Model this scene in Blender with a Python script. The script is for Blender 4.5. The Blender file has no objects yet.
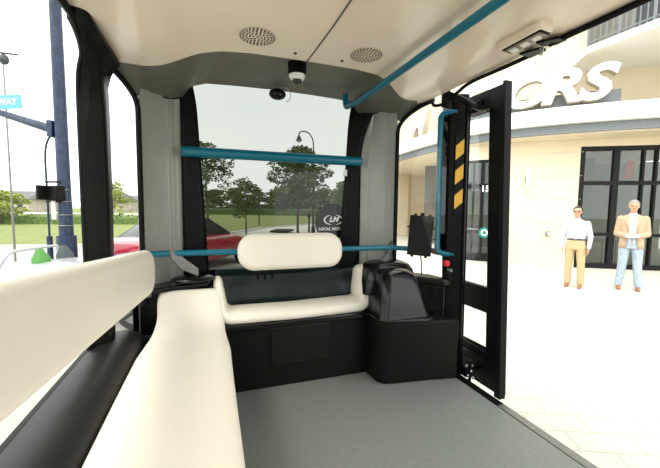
import bpy, bmesh, math, random
from mathutils import Vector, Matrix
PI = math.pi
S = bpy.context.scene
COL = S.collection
rnd = random.Random(7)

# ------------------------------------------------------------------ camera, sky, sun, exposure
cam = bpy.data.cameras.new('camera')
cam.sensor_width = 36.0
cam.lens = 342.0 / 660.0 * 36.0
cam.clip_start = 0.05
cam.clip_end = 600
camo = bpy.data.objects.new('camera', cam)
COL.objects.link(camo)
AX = Vector((0.945, -0.328, 0.011)); AX.normalize()          # camera right
AF = Vector((0.327, 0.942, -0.078)); AF.normalize()          # camera forward
AX = (AX - AX.dot(AF) * AF).normalized()
AU = AX.cross(AF)
camo.matrix_world = Matrix(((AX.x, AU.x, -AF.x, 0), (AX.y, AU.y, -AF.y, 0), (AX.z, AU.z, -AF.z, 1.25), (0, 0, 0, 1)))
S.camera = camo

w = bpy.data.worlds.new('overcast_sky'); S.world = w
w.use_nodes = True
wn, wl = w.node_tree.nodes, w.node_tree.links
bg = wn['Background']
tc = wn.new('ShaderNodeTexCoord'); mp = wn.new('ShaderNodeMapping'); nz = wn.new('ShaderNodeTexNoise'); cr = wn.new('ShaderNodeValToRGB')
mp.inputs['Scale'].default_value = (1, 1, 3)
nz.inputs['Scale'].default_value = 1.6; nz.inputs['Detail'].default_value = 3
cr.color_ramp.elements[0].position = .3; cr.color_ramp.elements[0].color = (.86, .93, .95, 1)
cr.color_ramp.elements[1].position = .7; cr.color_ramp.elements[1].color = (1, 1, .97, 1)
wl.new(tc.outputs['Generated'], mp.inputs['Vector']); wl.new(mp.outputs['Vector'], nz.inputs['Vector'])
wl.new(nz.outputs['Fac'], cr.inputs['Fac']); wl.new(cr.outputs['Color'], bg.inputs['Color'])
bg.inputs['Strength'].default_value = 2.3

sun = bpy.data.lights.new('sun', 'SUN'); sun.energy = 1.5; sun.angle = math.radians(25); sun.color = (1, .95, .86)
suno = bpy.data.objects.new('sun', sun); COL.objects.link(suno)
suno.rotation_euler = Vector((0.62, 0.55, -1.0)).to_track_quat('-Z', 'Y').to_euler()

S.view_settings.view_transform = 'Standard'; S.view_settings.look = 'None'
S.view_settings.gamma = 1; S.view_settings.use_curve_mapping = False
S.view_settings.exposure = 0.28

# ------------------------------------------------------------------ materials
def mat(name, col, rough=.5, metal=0., noise=0., nscale=20., bump=0., bscale=200., spec=.5, coat=0., emit=None, col2=None):
    m = bpy.data.materials.new(name); m.use_nodes = True
    n, l = m.node_tree.nodes, m.node_tree.links
    b = n['Principled BSDF']
    b.inputs['Base Color'].default_value = (*col, 1); b.inputs['Roughness'].default_value = rough
    b.inputs['Metallic'].default_value = metal; b.inputs['Specular IOR Level'].default_value = spec
    b.inputs['Coat Weight'].default_value = coat
    t = n.new('ShaderNodeTexCoord')
    if noise or col2:
        z = n.new('ShaderNodeTexNoise'); z.inputs['Scale'].default_value = nscale; z.inputs['Detail'].default_value = 5
        r = n.new('ShaderNodeValToRGB')
        a = [max(0, c * (1 - noise)) for c in col]; c2 = col2 or [min(1, c * (1 + noise)) for c in col]
        r.color_ramp.elements[0].color = (*a, 1); r.color_ramp.elements[1].color = (*c2, 1)
        r.color_ramp.elements[0].position = .35; r.color_ramp.elements[1].position = .65
        l.new(t.outputs['Object'], z.inputs['Vector']); l.new(z.outputs['Fac'], r.inputs['Fac']); l.new(r.outputs['Color'], b.inputs['Base Color'])
    if bump:
        z = n.new('ShaderNodeTexNoise'); z.inputs['Scale'].default_value = bscale; z.inputs['Detail'].default_value = 3
        u = n.new('ShaderNodeBump'); u.inputs['Strength'].default_value = bump; u.inputs['Distance'].default_value = .002
        l.new(t.outputs['Object'], z.inputs['Vector']); l.new(z.outputs['Fac'], u.inputs['Height']); l.new(u.outputs['Normal'], b.inputs['Normal'])
    if emit:
        b.inputs['Emission Color'].default_value = (*emit[0], 1); b.inputs['Emission Strength'].default_value = emit[1]
    return m

def glass(name, tint, gloss=.06, rough=.02):
    m = bpy.data.materials.new(name); m.use_nodes = True
    n, l = m.node_tree.nodes, m.node_tree.links
    for x in list(n): n.remove(x)
    o = n.new('ShaderNodeOutputMaterial'); mx = n.new('ShaderNodeMixShader'); tr = n.new('ShaderNodeBsdfTransparent'); gl = n.new('ShaderNodeBsdfGlossy')
    tr.inputs['Color'].default_value = (*tint, 1); gl.inputs['Roughness'].default_value = rough; mx.inputs['Fac'].default_value = gloss
    l.new(tr.outputs[0], mx.inputs[1]); l.new(gl.outputs[0], mx.inputs[2]); l.new(mx.outputs[0], o.inputs['Surface'])
    return m

def brickmat(name, c1, c2, cm, scale, rot=0., bw=.5, rh=.25, mortar=.02, rough=.8, offset=.5):
    m = mat(name, c1, rough)
    n, l = m.node_tree.nodes, m.node_tree.links
    b = n['Principled BSDF']; t = n.new('ShaderNodeTexCoord'); mp = n.new('ShaderNodeMapping'); k = n.new('ShaderNodeTexBrick')
    mp.inputs['Rotation'].default_value = (0, 0, rot)
    k.inputs['Color1'].default_value = (*c1, 1); k.inputs['Color2'].default_value = (*c2, 1); k.inputs['Mortar'].default_value = (*cm, 1)
    k.inputs['Scale'].default_value = scale; k.inputs['Brick Width'].default_value = bw; k.inputs['Row Height'].default_value = rh
    k.inputs['Mortar Size'].default_value = mortar; k.offset = offset
    l.new(t.outputs['Object'], mp.inputs['Vector']); l.new(mp.outputs['Vector'], k.inputs['Vector']); l.new(k.outputs['Color'], b.inputs['Base Color'])
    return m

M = dict(
    ceiling=mat('ceiling_panel_offwhite', (.84, .72, .58), .22, noise=.02, nscale=3),
    cove=mat('cove_offwhite', (.86, .75, .61), .2, noise=.02, nscale=3),
    header=mat('header_grey_plastic', (.13, .128, .102), .42, noise=.05, nscale=4, bump=.15),
    pillar=mat('pillar_grey_plastic', (.33, .335, .30), .28, noise=.05, nscale=4, bump=.1),
    seal=mat('black_rubber', (.005, .005, .005), .5, noise=.1, spec=.12),
    black=mat('black_painted_metal', (.0045, .004, .0035), .38, noise=.15, nscale=9, spec=.13),
    blackgloss=mat('black_gloss_plastic', (.004, .0035, .003), .2, noise=.1, spec=.4),
    charcoal=mat('charcoal_panel', (.0065, .0055, .0048), .42, noise=.12, nscale=6, bump=.15, spec=.16),
    liner=mat('black_vinyl_liner', (.013, .012, .010), .45, noise=.12, nscale=8, bump=.3, bscale=400, spec=.2),
    shell=mat('dark_teal_gloss_shell', (.004, .012, .011), .22, noise=.08, spec=.22),
    vinyl=mat('white_vinyl', (.84, .78, .66), .42, noise=.012, nscale=5, bump=.12, bscale=300),
    teal=mat('teal_powder_coat', (.0, .14, .21), .32, noise=.04),
    steel=mat('brushed_aluminium', (.22, .22, .21), .4, metal=.8, noise=.08, nscale=30),
    floor=mat('grey_vinyl_floor', (.21, .222, .20), .5, noise=.10, nscale=120, bump=.3, bscale=500),
    rubber=mat('tire_rubber', (.02, .02, .02), .7, noise=.1),
    yellow=mat('hazard_yellow', (.75, .42, .03), .5, noise=.05),
    redp=mat('red_plastic', (.7, .01, .01), .4, noise=.03),
    whitep=mat('white_plastic', (.8, .79, .76), .35, noise=.02),
    lens=mat('frosted_lens', (.26, .21, .15), .25, noise=.1, nscale=40),
    chrome=mat('polished_steel', (.4, .4, .4), .25, metal=1, noise=.02),
    perf=mat('speaker_hole_black', (.03, .02, .015), .7, noise=.1),
    clear=glass('clear_window_glass', (.97, .985, .98), .04),
    tint=glass('tinted_windshield_glass', (.285, .30, .28), .025),
    smoke=glass('smoked_screen_glass', (.10, .11, .12), .06),
    storeglass=glass('storefront_glass', (.72, .78, .74), .07),
    sticker=mat('dark_grey_decal', (.035, .038, .04), .5, noise=.05),
    letterw=mat('sign_face_white', (.80, .79, .76), .5, noise=.01),
    white=mat('white_lettering', (.85, .85, .85), .5, noise=.01),
    paver=brickmat('cream_pavers', (.56, .53, .46), (.60, .57, .49), (.46, .40, .30), 1.0, rot=math.radians(24), bw=.42, rh=.21, mortar=.005),
    slab=mat('pale_concrete', (.62, .59, .52), .8, noise=.04, nscale=1.5),
    asphalt=mat('pale_asphalt', (.42, .40, .35), .85, noise=.06, nscale=3),
    curb=mat('concrete_curb', (.50, .48, .42), .8, noise=.05, nscale=5),
    lawn=mat('lawn_grass', (.15, .185, .04), .9, noise=.0, nscale=1.6, col2=(.21, .235, .06), bump=1., bscale=60),
    hedge=mat('hedge_leaves', (.06, .10, .02), .85, noise=.5, nscale=30),
    hedgel=mat('mid_green_hedge', (.09, .14, .03), .85, noise=.5, nscale=8),
    leaf=mat('tree_leaves', (.075, .125, .03), .7, noise=.45, nscale=3),
    leafy=mat('yellow_green_leaves', (.30, .34, .07), .7, noise=.35, nscale=3),
    bark=mat('grey_brown_bark', (.10, .08, .06), .9, noise=.3, nscale=12),
    mulch=mat('dark_mulch', (.035, .028, .02), .9, noise=.4, nscale=20),
    farleaf=mat('far_tree_leaves', (.15, .19, .08), .8, noise=.3, nscale=1),
    stucco=brickmat('cream_stone_cladding', (.66, .53, .34), (.69, .56, .37), (.58, .45, .28), 1.0, bw=2.4, rh=.6, mortar=.006),
    cream=mat('cream_render', (.72, .62, .45), .8, noise=.03, nscale=2),
    canopyw=mat('white_canopy_metal', (.82, .80, .74), .5, noise=.02),
    ret=mat('tan_painted_letter_shade', (.50, .43, .33), .6, noise=.03),  # shade painted as tan for the sides of the sign letters
    fascia=mat('blue_grey_metal', (.17, .19, .20), .5, noise=.06),
    bronze=mat('dark_bronze_frame', (.010, .010, .010), .4, noise=.1, spec=.15),
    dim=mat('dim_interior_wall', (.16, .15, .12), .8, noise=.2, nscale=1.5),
    pole=mat('navy_painted_pole', (.008, .022, .06), .4, noise=.5, nscale=14),
    poleblk=mat('dark_post_metal', (.03, .035, .04), .5, noise=.1),
    bluesign=mat('light_blue_sign', (.12, .38, .62), .5, noise=.03),
    carred=mat('dark_red_car_paint', (.30, .012, .03), .2, noise=.03, coat=.6),
    carwhite=mat('white_car_paint', (.42, .43, .45), .25, noise=.02, coat=.5),
    carglass=mat('dark_car_glass', (.02, .025, .03), .08, noise=.05),
    green=mat('lime_green_fabric', (.06, .22, .03), .6, noise=.1),
    greyf=mat('dark_grey_fabric', (.06, .07, .07), .7, noise=.1),
    skin=mat('skin', (.52, .31, .20), .55, noise=.06, nscale=12),
    hairdark=mat('dark_brown_hair', (.035, .022, .015), .7, noise=.3, nscale=60),
    hairgrey=mat('grey_hair', (.33, .31, .29), .7, noise=.25, nscale=60),
    shirtlav=mat('pale_lavender_cotton', (.50, .50, .62), .8, noise=.03, nscale=30),
    shirtw=mat('white_cotton', (.78, .78, .78), .8, noise=.02),
    blazer=mat('tan_blazer_wool', (.50, .36, .24), .85, noise=.06, nscale=40),
    khaki=mat('khaki_cotton', (.50, .37, .20), .85, noise=.06, nscale=20),
    jeans=mat('light_blue_denim', (.36, .43, .50), .85, noise=.12, nscale=20),
    leather=mat('tan_leather', (.28, .14, .06), .5, noise=.1),
    belt=mat('dark_brown_leather', (.06, .03, .02), .5, noise=.1),
    eye=mat('dark_eye', (.02, .015, .01), .3, noise=.05),
    lip=mat('lip_skin', (.42, .18, .14), .5, noise=.05),
    roofs=mat('grey_roof_shingle', (.16, .15, .15), .9, noise=.2, nscale=2),
    houses=mat('far_house_siding', (.42, .36, .30), .9, noise=.2, nscale=.6),
    housew=mat('far_house_pale_siding', (.62, .60, .54), .9, noise=.1, nscale=.6),
    screen=mat('black_tablet_glass', (.004, .005, .005), .4, noise=.1, spec=.15),
    tealring=mat('teal_green_ink', (.0, .22, .17), .5, noise=.02),
    orange=mat('orange_red_print', (.75, .09, .03), .6, noise=.05),
)

# ------------------------------------------------------------------ mesh helpers
class B:
    def __init__(s): s.b = bmesh.new()
    def box(s, c, d, rot=None):
        r = bmesh.ops.create_cube(s.b, size=1)
        m = Matrix.Translation(Vector(c)) @ (rot or Matrix()) @ Matrix.Diagonal((d[0], d[1], d[2], 1))
        bmesh.ops.transform(s.b, matrix=m, verts=r['verts']); return s
    def bx(s, x0, x1, y0, y1, z0, z1): return s.box(((x0+x1)/2, (y0+y1)/2, (z0+z1)/2), (abs(x1-x0), abs(y1-y0), abs(z1-z0)))
    def loft(s, rings, cap=True, closed=True):
        vs = [[s.b.verts.new(p) for p in r] for r in rings]
        n = len(rings[0])
        for a, c in zip(vs, vs[1:]):
            for i in range(n if closed else n-1):
                j = (i+1) % n
                try: s.b.faces.new((a[i], a[j], c[j], c[i]))
                except ValueError: pass
        if cap and closed:
            s.b.faces.new(list(reversed(vs[0]))); s.b.faces.new(vs[-1])
        return s
    def tube(s, pts, r, n=12, cap=True, flat=1.0):
        pts = [Vector(p) for p in pts]; rs = r if isinstance(r, (list, tuple)) else [r]*len(pts)
        rings = []; up = None
        for i, p in enumerate(pts):
            t = ((pts[i+1]-p).normalized() if i < len(pts)-1 else Vector()) + ((p-pts[i-1]).normalized() if i else Vector())
            t.normalize()
            if up is None: up = Vector((0, 0, 1)) if abs(t.z) < .9 else Vector((1, 0, 0))
            a = t.cross(up).normalized(); u = a.cross(t).normalized(); up = u
            rings.append([p + a*math.cos(2*PI*k/n)*rs[i] + u*math.sin(2*PI*k/n)*rs[i]*flat for k in range(n)])
        return s.loft(rings, cap)
    def cyl(s, p0, p1, r0, r1=None, n=20): return s.tube([p0, p1], [r0, r1 if r1 is not None else r0], n)
    def ell(s, c, r, n=16, m=None):
        x = bmesh.ops.create_uvsphere(s.b, u_segments=n, v_segments=max(6, n//2+2), radius=1)
        mm = Matrix.Translation(Vector(c)) @ (m or Matrix()) @ Matrix.Diagonal((r[0], r[1], r[2], 1))
        bmesh.ops.transform(s.b, matrix=mm, verts=x['verts']); return s
    def cap(s, p0, r0, p1, r1, n=14):
        p0, p1 = Vector(p0), Vector(p1); d = (p1-p0); L = d.length; t = d.normalized()
        pts, rs = [], []
        for k in range(6):
            a = (k+.15)/6*PI/2; pts.append(p0 - t*r0*math.cos(a)); rs.append(r0*math.sin(a))
        pts += [p0, p1]; rs += [r0, r1]
        for k in range(5, -1, -1):
            a = (k+.15)/6*PI/2; pts.append(p1 + t*r1*math.cos(a)); rs.append(r1*math.sin(a))
        return s.tube(pts, rs, n)
    def prism(s, poly, z0, z1):
        return s.loft([[(x, y, z0) for x, y in poly], [(x, y, z1) for x, y in poly]])
    def grid(s, fn, nu, nv):
        vs = [[s.b.verts.new(fn(i/nu, j/nv)) for j in range(nv+1)] for i in range(nu+1)]
        for i in range(nu):
            for j in range(nv): s.b.faces.new((vs[i][j], vs[i+1][j], vs[i+1][j+1], vs[i][j+1]))
        return s

def smoothpath(pts, n=6):
    pts = [Vector(p) for p in pts]; out = []
    P = [pts[0]*2-pts[1]] + pts + [pts[-1]*2-pts[-2]]
    for i in range(1, len(P)-2):
        a, b, c, d = P[i-1:i+3]
        for k in range(n):
            t = k/n
            out.append(.5*((2*b)+(c-a)*t+(2*a-5*b+4*c-d)*t*t+(3*b-a-3*c+d)*t**3))
    out.append(pts[-1]); return out

def roundpath(pts, r, n=6):
    pts = [Vector(p) for p in pts]; out = [pts[0]]
    for a, b, c in zip(pts, pts[1:], pts[2:]):
        u, v = (a-b), (c-b); rr = min(r, u.length*.49, v.length*.49); p, q = b+u.normalized()*rr, b+v.normalized()*rr
        for k in range(n+1):
            t = k/n; out.append(p*(1-t)**2 + b*2*t*(1-t) + q*t*t)
    out.append(pts[-1]); return out

def origin_of(p):
    o = Vector()
    while p is not None: o += p.location; p = p.parent
    return o

def tag(o, label=None, cat=None, group=None, kind=None):
    if label: o['label'] = label
    if cat: o['category'] = cat
    if group: o['group'] = group
    if kind: o['kind'] = kind
    return o

def thing(name, label, cat, loc=(0, 0, 0), rz=0, group=None):
    o = bpy.data.objects.new(name, None); COL.objects.link(o); o.empty_display_size = .1
    o.location = loc; o.rotation_euler = (0, 0, rz); return tag(o, label, cat, group)

def obj(name, b, m, parent=None, bev=0., smooth=True, label=None, local=False, seg=2, sub=0, solid=0., ang=38):
    me = bpy.data.meshes.new(name)
    bm = b.b if isinstance(b, B) else b
    bmesh.ops.remove_doubles(bm, verts=bm.verts, dist=1e-6)
    bmesh.ops.recalc_face_normals(bm, faces=bm.faces) if not solid else None
    off = Vector()
    if parent is not None:
        if not local: off = origin_of(parent)
    else:
        xs = [v.co for v in bm.verts]
        off = Vector(((min(v.x for v in xs)+max(v.x for v in xs))/2, (min(v.y for v in xs)+max(v.y for v in xs))/2, min(v.z for v in xs)))
    bmesh.ops.translate(bm, verts=bm.verts, vec=-off)
    bm.to_mesh(me); bm.free()
    o = bpy.data.objects.new(name, me); COL.objects.link(o)
    if parent is not None: o.parent = parent
    else: o.location = off
    me.materials.append(M[m] if isinstance(m, str) else m)
    if smooth:
        for p in me.polygons: p.use_smooth = True
        me.set_sharp_from_angle(angle=math.radians(ang))
    if solid:
        q = o.modifiers.new('solid', 'SOLIDIFY'); q.thickness = solid; q.offset = 0
    if sub:
        q = o.modifiers.new('sub', 'SUBSURF'); q.levels = sub; q.render_levels = sub
    if bev:
        q = o.modifiers.new('bevel', 'BEVEL'); q.width = bev; q.segments = seg; q.limit_method = 'ANGLE'; q.angle_limit = math.radians(40)
    if label: o['label'] = label
    return o

def struct(name, b, m, **k):
    o = obj(name, b, m, **k)
    if o.parent is None: o['kind'] = 'structure'
    return o

def bake(o):
    dg = bpy.context.evaluated_depsgraph_get(); dg.update()
    me = bpy.data.meshes.new_from_object(o.evaluated_get(dg)); old = o.data
    o.modifiers.clear(); o.data = me
    return o

def text(name, s, size, m, parent, mtx, ext=.002, off=0., shear=0., sx=1., align='CENTER', label=None):
    c = bpy.data.curves.new(name, 'FONT'); c.body = s; c.size = size; c.extrude = ext; c.offset = off; c.shear = shear
    c.align_x = align; c.align_y = 'CENTER'; c.resolution_u = 4
    t = bpy.data.objects.new(name, c); COL.objects.link(t)
    dg = bpy.context.evaluated_depsgraph_get(); dg.update()
    me = bpy.data.meshes.new_from_object(t.evaluated_get(dg)); bpy.data.objects.remove(t)
    me.transform(mtx @ Matrix.Diagonal((sx, 1, 1, 1)))
    me.materials.clear(); me.materials.append(M[m])
    o = bpy.data.objects.new(name, me); COL.objects.link(o)
    if parent is not None:
        o.parent = parent; me.transform(Matrix.Translation(-origin_of(parent)))
    if label: o['label'] = label
    return o

def frame(pos, xdir, ydir):   # matrix placing a flat sign: x along xdir, y along ydir
    x = Vector(xdir).normalized(); y = Vector(ydir); y = (y - y.dot(x)*x).normalized(); z = x.cross(y)
    return Matrix(((x.x, y.x, z.x, pos[0]), (x.y, y.y, z.y, pos[1]), (x.z, y.z, z.z, pos[2]), (0, 0, 0, 1)))

def W(lat, dep, z=None):      # street plan coordinates (across, away) to world
    X = .945*lat + .327*dep; Y = -.328*lat + .945*dep
    return (X, Y) if z is None else (X, Y, z)
GZ = -.38
C0 = .48

# ================================================================== THE SHUTTLE SHELL
struct('floor', B().bx(-.72, 1.70, -1.9, 2.34, -.07, 0), 'floor', bev=.002)
# aluminium threshold and black edge strip at the doorway
struct('trim_threshold', B().bx(1.702, 1.76, -.3, 1.62, -.07, .003), 'steel', bev=.003)
struct('trim_door_track', B().bx(1.702, 1.76, 1.622, 2.06, -.07, .003), 'black', bev=.003)

# ceiling : cambered panel with a stepped edge, swept forward at both sides
def ceil_front(a):            # a = distance from centre line
    tab = [(0, 1.77), (.28, 1.78), (.42, 1.81), (.52, 1.87), (.62, 1.97), (.72, 2.06), (.82, 2.12), (.90, 2.145), (1.2, 2.15)]
    a = abs(a)
    for (p, q), (r, t) in zip(tab, tab[1:]):
        if a <= r: return q + (t-q)*(a-p)/(r-p)
    return 2.15
def ceil_z(x, y):
    a = abs(x-C0)
    z = 2.0 + .012*(a/.98)**2 - .020*math.exp(-((a-.74)/.14)**2)
    return z
def ceil_fn(u, v):
    x = -.505 + u*(1.975); yf = ceil_front(x-C0); y = -1.9 + (yf+1.9)*v
    return (x, y, ceil_z(x, y))
b = B(); b.grid(ceil_fn, 60, 12)
bv = b.b
front = [(ceil_fn(i/60, 1)) for i in range(61)]
b.loft([[Vector(p) for p in front], [Vector((p[0], p[1]+.004, p[2]+.06)) for p in front]], cap=False, closed=False)
ceil = struct('ceiling', b, 'ceiling', ang=50)
b = B(); b.bx(-.62, 1.62, -1.9, 2.25, 2.20, 2.24)
struct('roof', b, 'canopyw')
# panel seam and two screw heads
b = B(); b.tube([(.48, 1.775, 1.999), (.49, 1.4, 1.999), (.50, -1.8, 1.999)], .0035, 6)
struct('trim_ceiling_seam', b, 'greyf')
for x, y in ((.40, 1.70), (.645, 1.70)):
    tag(obj('screw', B().cyl((x, y, ceil_z(x, y)-.004), (x, y, ceil_z(x, y)+.01), .008), 'black'), 'small dark screw in the ceiling %s of the seam' % ('left' if x < .5 else 'right'), 'screw', None)

def speaker(x, y, lab):
    t = thing('ceiling_speaker', lab, 'speaker', (x, y, ceil_z(x, y)), 0)
    z = ceil_z(x, y) - .002
    obj('grille', B().grid(lambda u, v: (x+.082*v*math.cos(u*2*PI), y+.082*v*math.sin(u*2*PI), ceil_z(x+.082*v*math.cos(u*2*PI), y)-.0025), 40, 4), 'ceiling', t)
    b = B()
    for ring, cnt in ((0, 1), (.018, 6), (.033, 12), (.048, 18), (.062, 24), (.074, 28)):
        for k in range(cnt):
            a = 2*PI*(k+.5*(cnt % 4 == 0))/cnt; px, py = x+ring*math.cos(a), y+ring*math.sin(a); zz = ceil_z(px, py)-.002
            b.cyl((px, py, zz-.002), (px, py, zz+.001), .0048, n=8)
    o = obj('perforation', b, 'perf', t); o['label'] = 'rings of dark holes'
speaker(.205, 1.60, 'round perforated speaker in the ceiling left of the panel seam')
speaker(.735, 1.60, 'round perforated speaker in the ceiling beside the overhead teal rail')

# front header + upper corners (grey), lofted between ceiling edge and window tops
OUT = [(0, 2.66, 2.13), (.3, 2.645, 2.12), (.50, 2.61, 2.10), (.585, 2.60, 2.07), (.62, 2.59, 2.03), (.66, 2.58, 1.97), (.72, 2.565, 1.95), (.80, 2.51, 1.94), (.85, 2.44, 1.93), (.885, 2.385, 1.90), (.93, 2.33, 1.95), (.99, 2.23, 2.01), (1.04, 2.10, 2.03)]
INN = [(0, 1.77), (.27, 1.78), (.44, 1.82), (.50, 1.86), (.53, 1.885), (.57, 1.92), (.63, 1.98), (.70, 2.045), (.78, 2.10), (.83, 2.125), (.88, 2.14), (.93, 2.145), (.98, 2.10)]
def lerp_tab(T, t):
    f = t*(len(T)-1); i = min(int(f), len(T)-2); f -= i
    return [p+(q-p)*f for p, q in zip(T[i], T[i+1])]
def head_fn(u, v):
    s = u*2-1; t = abs(s)
    o = lerp_tab(OUT, t); n = lerp_tab(INN, t); zi = 2.02
    if s > 0 and .6 < o[0] < .89: o[2] = max(o[2], 2.0 - .06*max(0, (o[0]-.8)/.09))
    a = n[0]+(o[0]-n[0])*v; y = n[1]+(o[1]-n[1])*v
    k = max(0, min(1, (o[2]-1.98)/.12)); e = 3.2*(1-k)+1.0*k
    z = zi+(o[2]-zi)*v**e
    if t < .3: z += .012*math.sin(v*PI*3)*(1-t/.3)
    return (C0 + math.copysign(a, s), y, z)
b = B(); b.grid(head_fn, 96, 20)
hd = struct('wall_front_header', b, 'header', ang=60)
# light cove lobe on the right above the quarter window: same surface a little lower, off-white
def lobe_fn(u, v):
    t = .885 + .115*u
    p = Vector(head_fn((t+1)/2, .0 + (.50+.42*u)*v)); p.z -= .006; return p
struct('trim_cove_lobe', B().grid(lobe_fn, 10, 12), 'cove', ang=60)
# seams between header corners and pillars
def corner_pts(side, lo, hi, v=1.0, n=14, dz=0):
    out = []
    for i in range(n+1):
        t = lo+(hi-lo)*i/n; p = Vector(head_fn((1+side*t)/2, v)); p.z += dz; out.append(p)
    return out
# pillars : plan curve extruded, slightly flared at the top
PP = [(.66, 2.585), (.70, 2.572), (.725, 2.548), (.745, 2.552), (.79, 2.51), (.835, 2.46), (.865, 2.41), (.882, 2.375), (.91, 2.40)]
def pillar_fn(side):
    def f(u, v):
        p = lerp_tab(PP, u); zt = 2.0 if side > 0 else 1.965; z = .66 + v*(zt-.66)
        fl = max(0, (v-.8)/.2)**2*.015 
        f2 = (.10 if side > 0 else .02)*max(0, (v-.62)/.38)**2*max(0, 1-u*1.9)
        return (C0+side*(p[0]-fl+f2), p[1]-fl, z)
    return f
for side, nm in ((-1, 'trim_pillar_left'), (1, 'trim_pillar_right')):
    struct(nm, B().grid(pillar_fn(side), 40, 20), 'pillar', ang=60)
for side, nm in ((-1, 'trim_seam_left'), (1, 'trim_seam_right')):
    struct(nm, B().tube(corner_pts(side, .42, .755, v=.965, dz=-.003), .0055, 6), 'seal')
# black window seal of the quarter windows: up the pillar edge, round the corner, back along the roof edge
for side, nm in ((-1, 'trim_quarter_seal_left'), (1, 'trim_quarter_seal_right')):
    p = [(C0+side*.888, 2.375, .62), (C0+side*.888, 2.375, 1.2), (C0+side*.888, 2.375, 1.72), (C0+side*.893, 2.372, 1.86), (C0+side*.925, 2.33, 1.935), (C0+side*.975, 2.23, 1.99), (C0+side*1.01, 2.10, 2.01)]
    struct(nm, B().tube(smoothpath(p, 6), .016, 8), 'seal')

# windshield
ws = thing('window_1', None, None, (C0, 2.62, .78)); ws['kind'] = 'structure'
def wfn(u, v):
    a = (u*2-1)*.66; z = .74+v*1.40; y = 2.665-.07*(a/.62)**2 + .0
    return (C0+a, y, z)
obj('windshield_pane', B().grid(wfn, 24, 2), 'tint', ws)
b = B()
for sgn in (-1, 1):      # black ceramic border strips, wider at the base, curved in at the top
    def sf(u, v, sgn=sgn):
        z = .74+v*1.40
        inner = .50 + .075*v + .03*max(0, (v-.8)/.2)**2
        if sgn > 0: inner += .0
        a = inner + ((.668)+(.17*max(0, (v-.62)/.38)**2 if sgn > 0 else 0)-inner)*u
        return (C0+sgn*a, 2.648-.07*(a/.62)**2, z)
    b.grid(sf, 4, 28)
o = obj('window_frame', b, 'black', ws, solid=.01); o['label'] = 'black border of the windshield'
# round shop decal on the windshield
dx, dz_ = .985-.055, 1.13
dc = thing('round_decal', 'dark grey round decal with white emblem on the windshield beside the right pillar', 'decal', (dx, 2.63, dz_))
yy = 2.625
b = B(); b.cyl((dx, yy, dz_), (dx, yy-.003, dz_), .148, n=48); obj('decal_disc', b, 'sticker', dc)
F = lambda x, z: frame((x, yy-.005, z), (1, 0, 0), (0, 0, 1))
b = B()
for k0, k1 in ((.60*PI, 1.42*PI), (-.40*PI, .42*PI)):
    b.tube([(dx+.008+.078*math.cos(k0+(k1-k0)*i/14), yy-.006, dz_+.018+.04*math.sin(k0+(k1-k0)*i/14)) for i in range(15)], [.0015+.006*math.sin(PI*i/14) for i in range(15)], 6)
obj('emblem_ring', b, 'white', dc)
text('emblem_letters', 'LM', .058, 'white', dc, F(dx+.008, dz_+.02), off=.0022, shear=.35, sx=1.05)
text('decal_words', 'LOCAL MOTORS', .033, 'white', dc, F(dx+.005, dz_-.056), off=.0008, sx=.98)

# front lower panel, seat box, dash
b = B(); b.bx(-.62, 1.105, 2.285, 2.33, 0, .445)
struct('wall_front', b, 'charcoal', bev=.006)
# recessed access panel
ap = thing('access_panel', 'flat black rectangular access panel below the front seat', 'panel', (.585, 2.285, .17))
obj('panel_plate', B().bx(.37, .80, 2.276, 2.29, .155, .425), 'blackgloss', ap, bev=.006)
for x in (.39, .78):
    for z in (.175, .405): obj('panel_screw', B().cyl((x, 2.277, z), (x, 2.273, z), .006, n=10), 'black', ap)
# dark lip under the cushion
struct('trim_seat_lip', B().bx(.03, 1.14, 2.262, 2.34, .425, .475), 'blackgloss', bev=.012, seg=3)

# teal-black seat shell (curved back) below the windshield
def shell(u, v):
    x = .02 + 1.09*u; s = (2*u-1)
    yb = 2.63 - .10*abs(s)**4; 
    prof = [(2.30, .455), (2.42, .452), (2.52, .47), (2.575, .54), (2.60, .64), (2.615, .745), (2.65, .775), (2.70, .78)]
    p = lerp_tab(prof, v)
    return (x, p[0] - .10*abs(s)**5*v, p[1] + .02*abs(s)**3*v)
fs = thing('front_seat', 'white U-shaped front bench seat with glossy dark curved back shell', 'seat', (.56, 2.45, .45))
obj('back_shell', B().grid(shell, 30, 28), 'shell', fs, ang=60)
# U cushion
def sup(n, a, bq, e=2.6):
    out = []
    for k in range(n):
        t = 2*PI*k/n; c, s_ = math.cos(t), math.sin(t)
        out.append((a*math.copysign(abs(c)**(2/e), c), bq*math.copysign(abs(s_)**(2/e), s_)))
    return out
upath = roundpath([(.035, 2.44, .735), (.062, 2.41, .500), (.56, 2.40, .497), (1.10, 2.41, .510), (1.125, 2.44, .76)], .075, 8)
L = len(upath); rings = []
for i, p in enumerate(upath):
    t = (upath[min(i+1, L-1)]-upath[max(i-1, 0)]); t.y = 0; t.normalize()
    nrm = Vector((-t.z, 0, t.x)); w_ = i/(L-1)
    wide = .135; thick = .052
    if p.z > .53: wide = .135-.06*min(1, (p.z-.53)/.2)
    if w_ > .5 and p.z > .53: thick = .052+.022*min(1, (p.z-.53)/.05)
    if w_ < .5 and p.z > .53: thick = .052-.022*min(1, (p.z-.53)/.08)
    rings.append((p, nrm, wide, thick))
full = []
ends = [(0, .3), (0, .7), (0, .93)]
def ring(p, nrm, wd, th, sc, push, t): return [p + t*push + Vector((0, 1, 0))*a*sc + nrm*q*sc for a, q in sup(24, wd, th)]
t0 = (upath[0]-upath[1]).normalized(); t1 = (upath[-1]-upath[-2]).normalized()
p, nrm, wd, th = rings[0]
for sc, ps in ((.25, .034), (.6, .028), (.85, .016)): full.append(ring(p, nrm, wd, th, sc, ps, t0))
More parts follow.
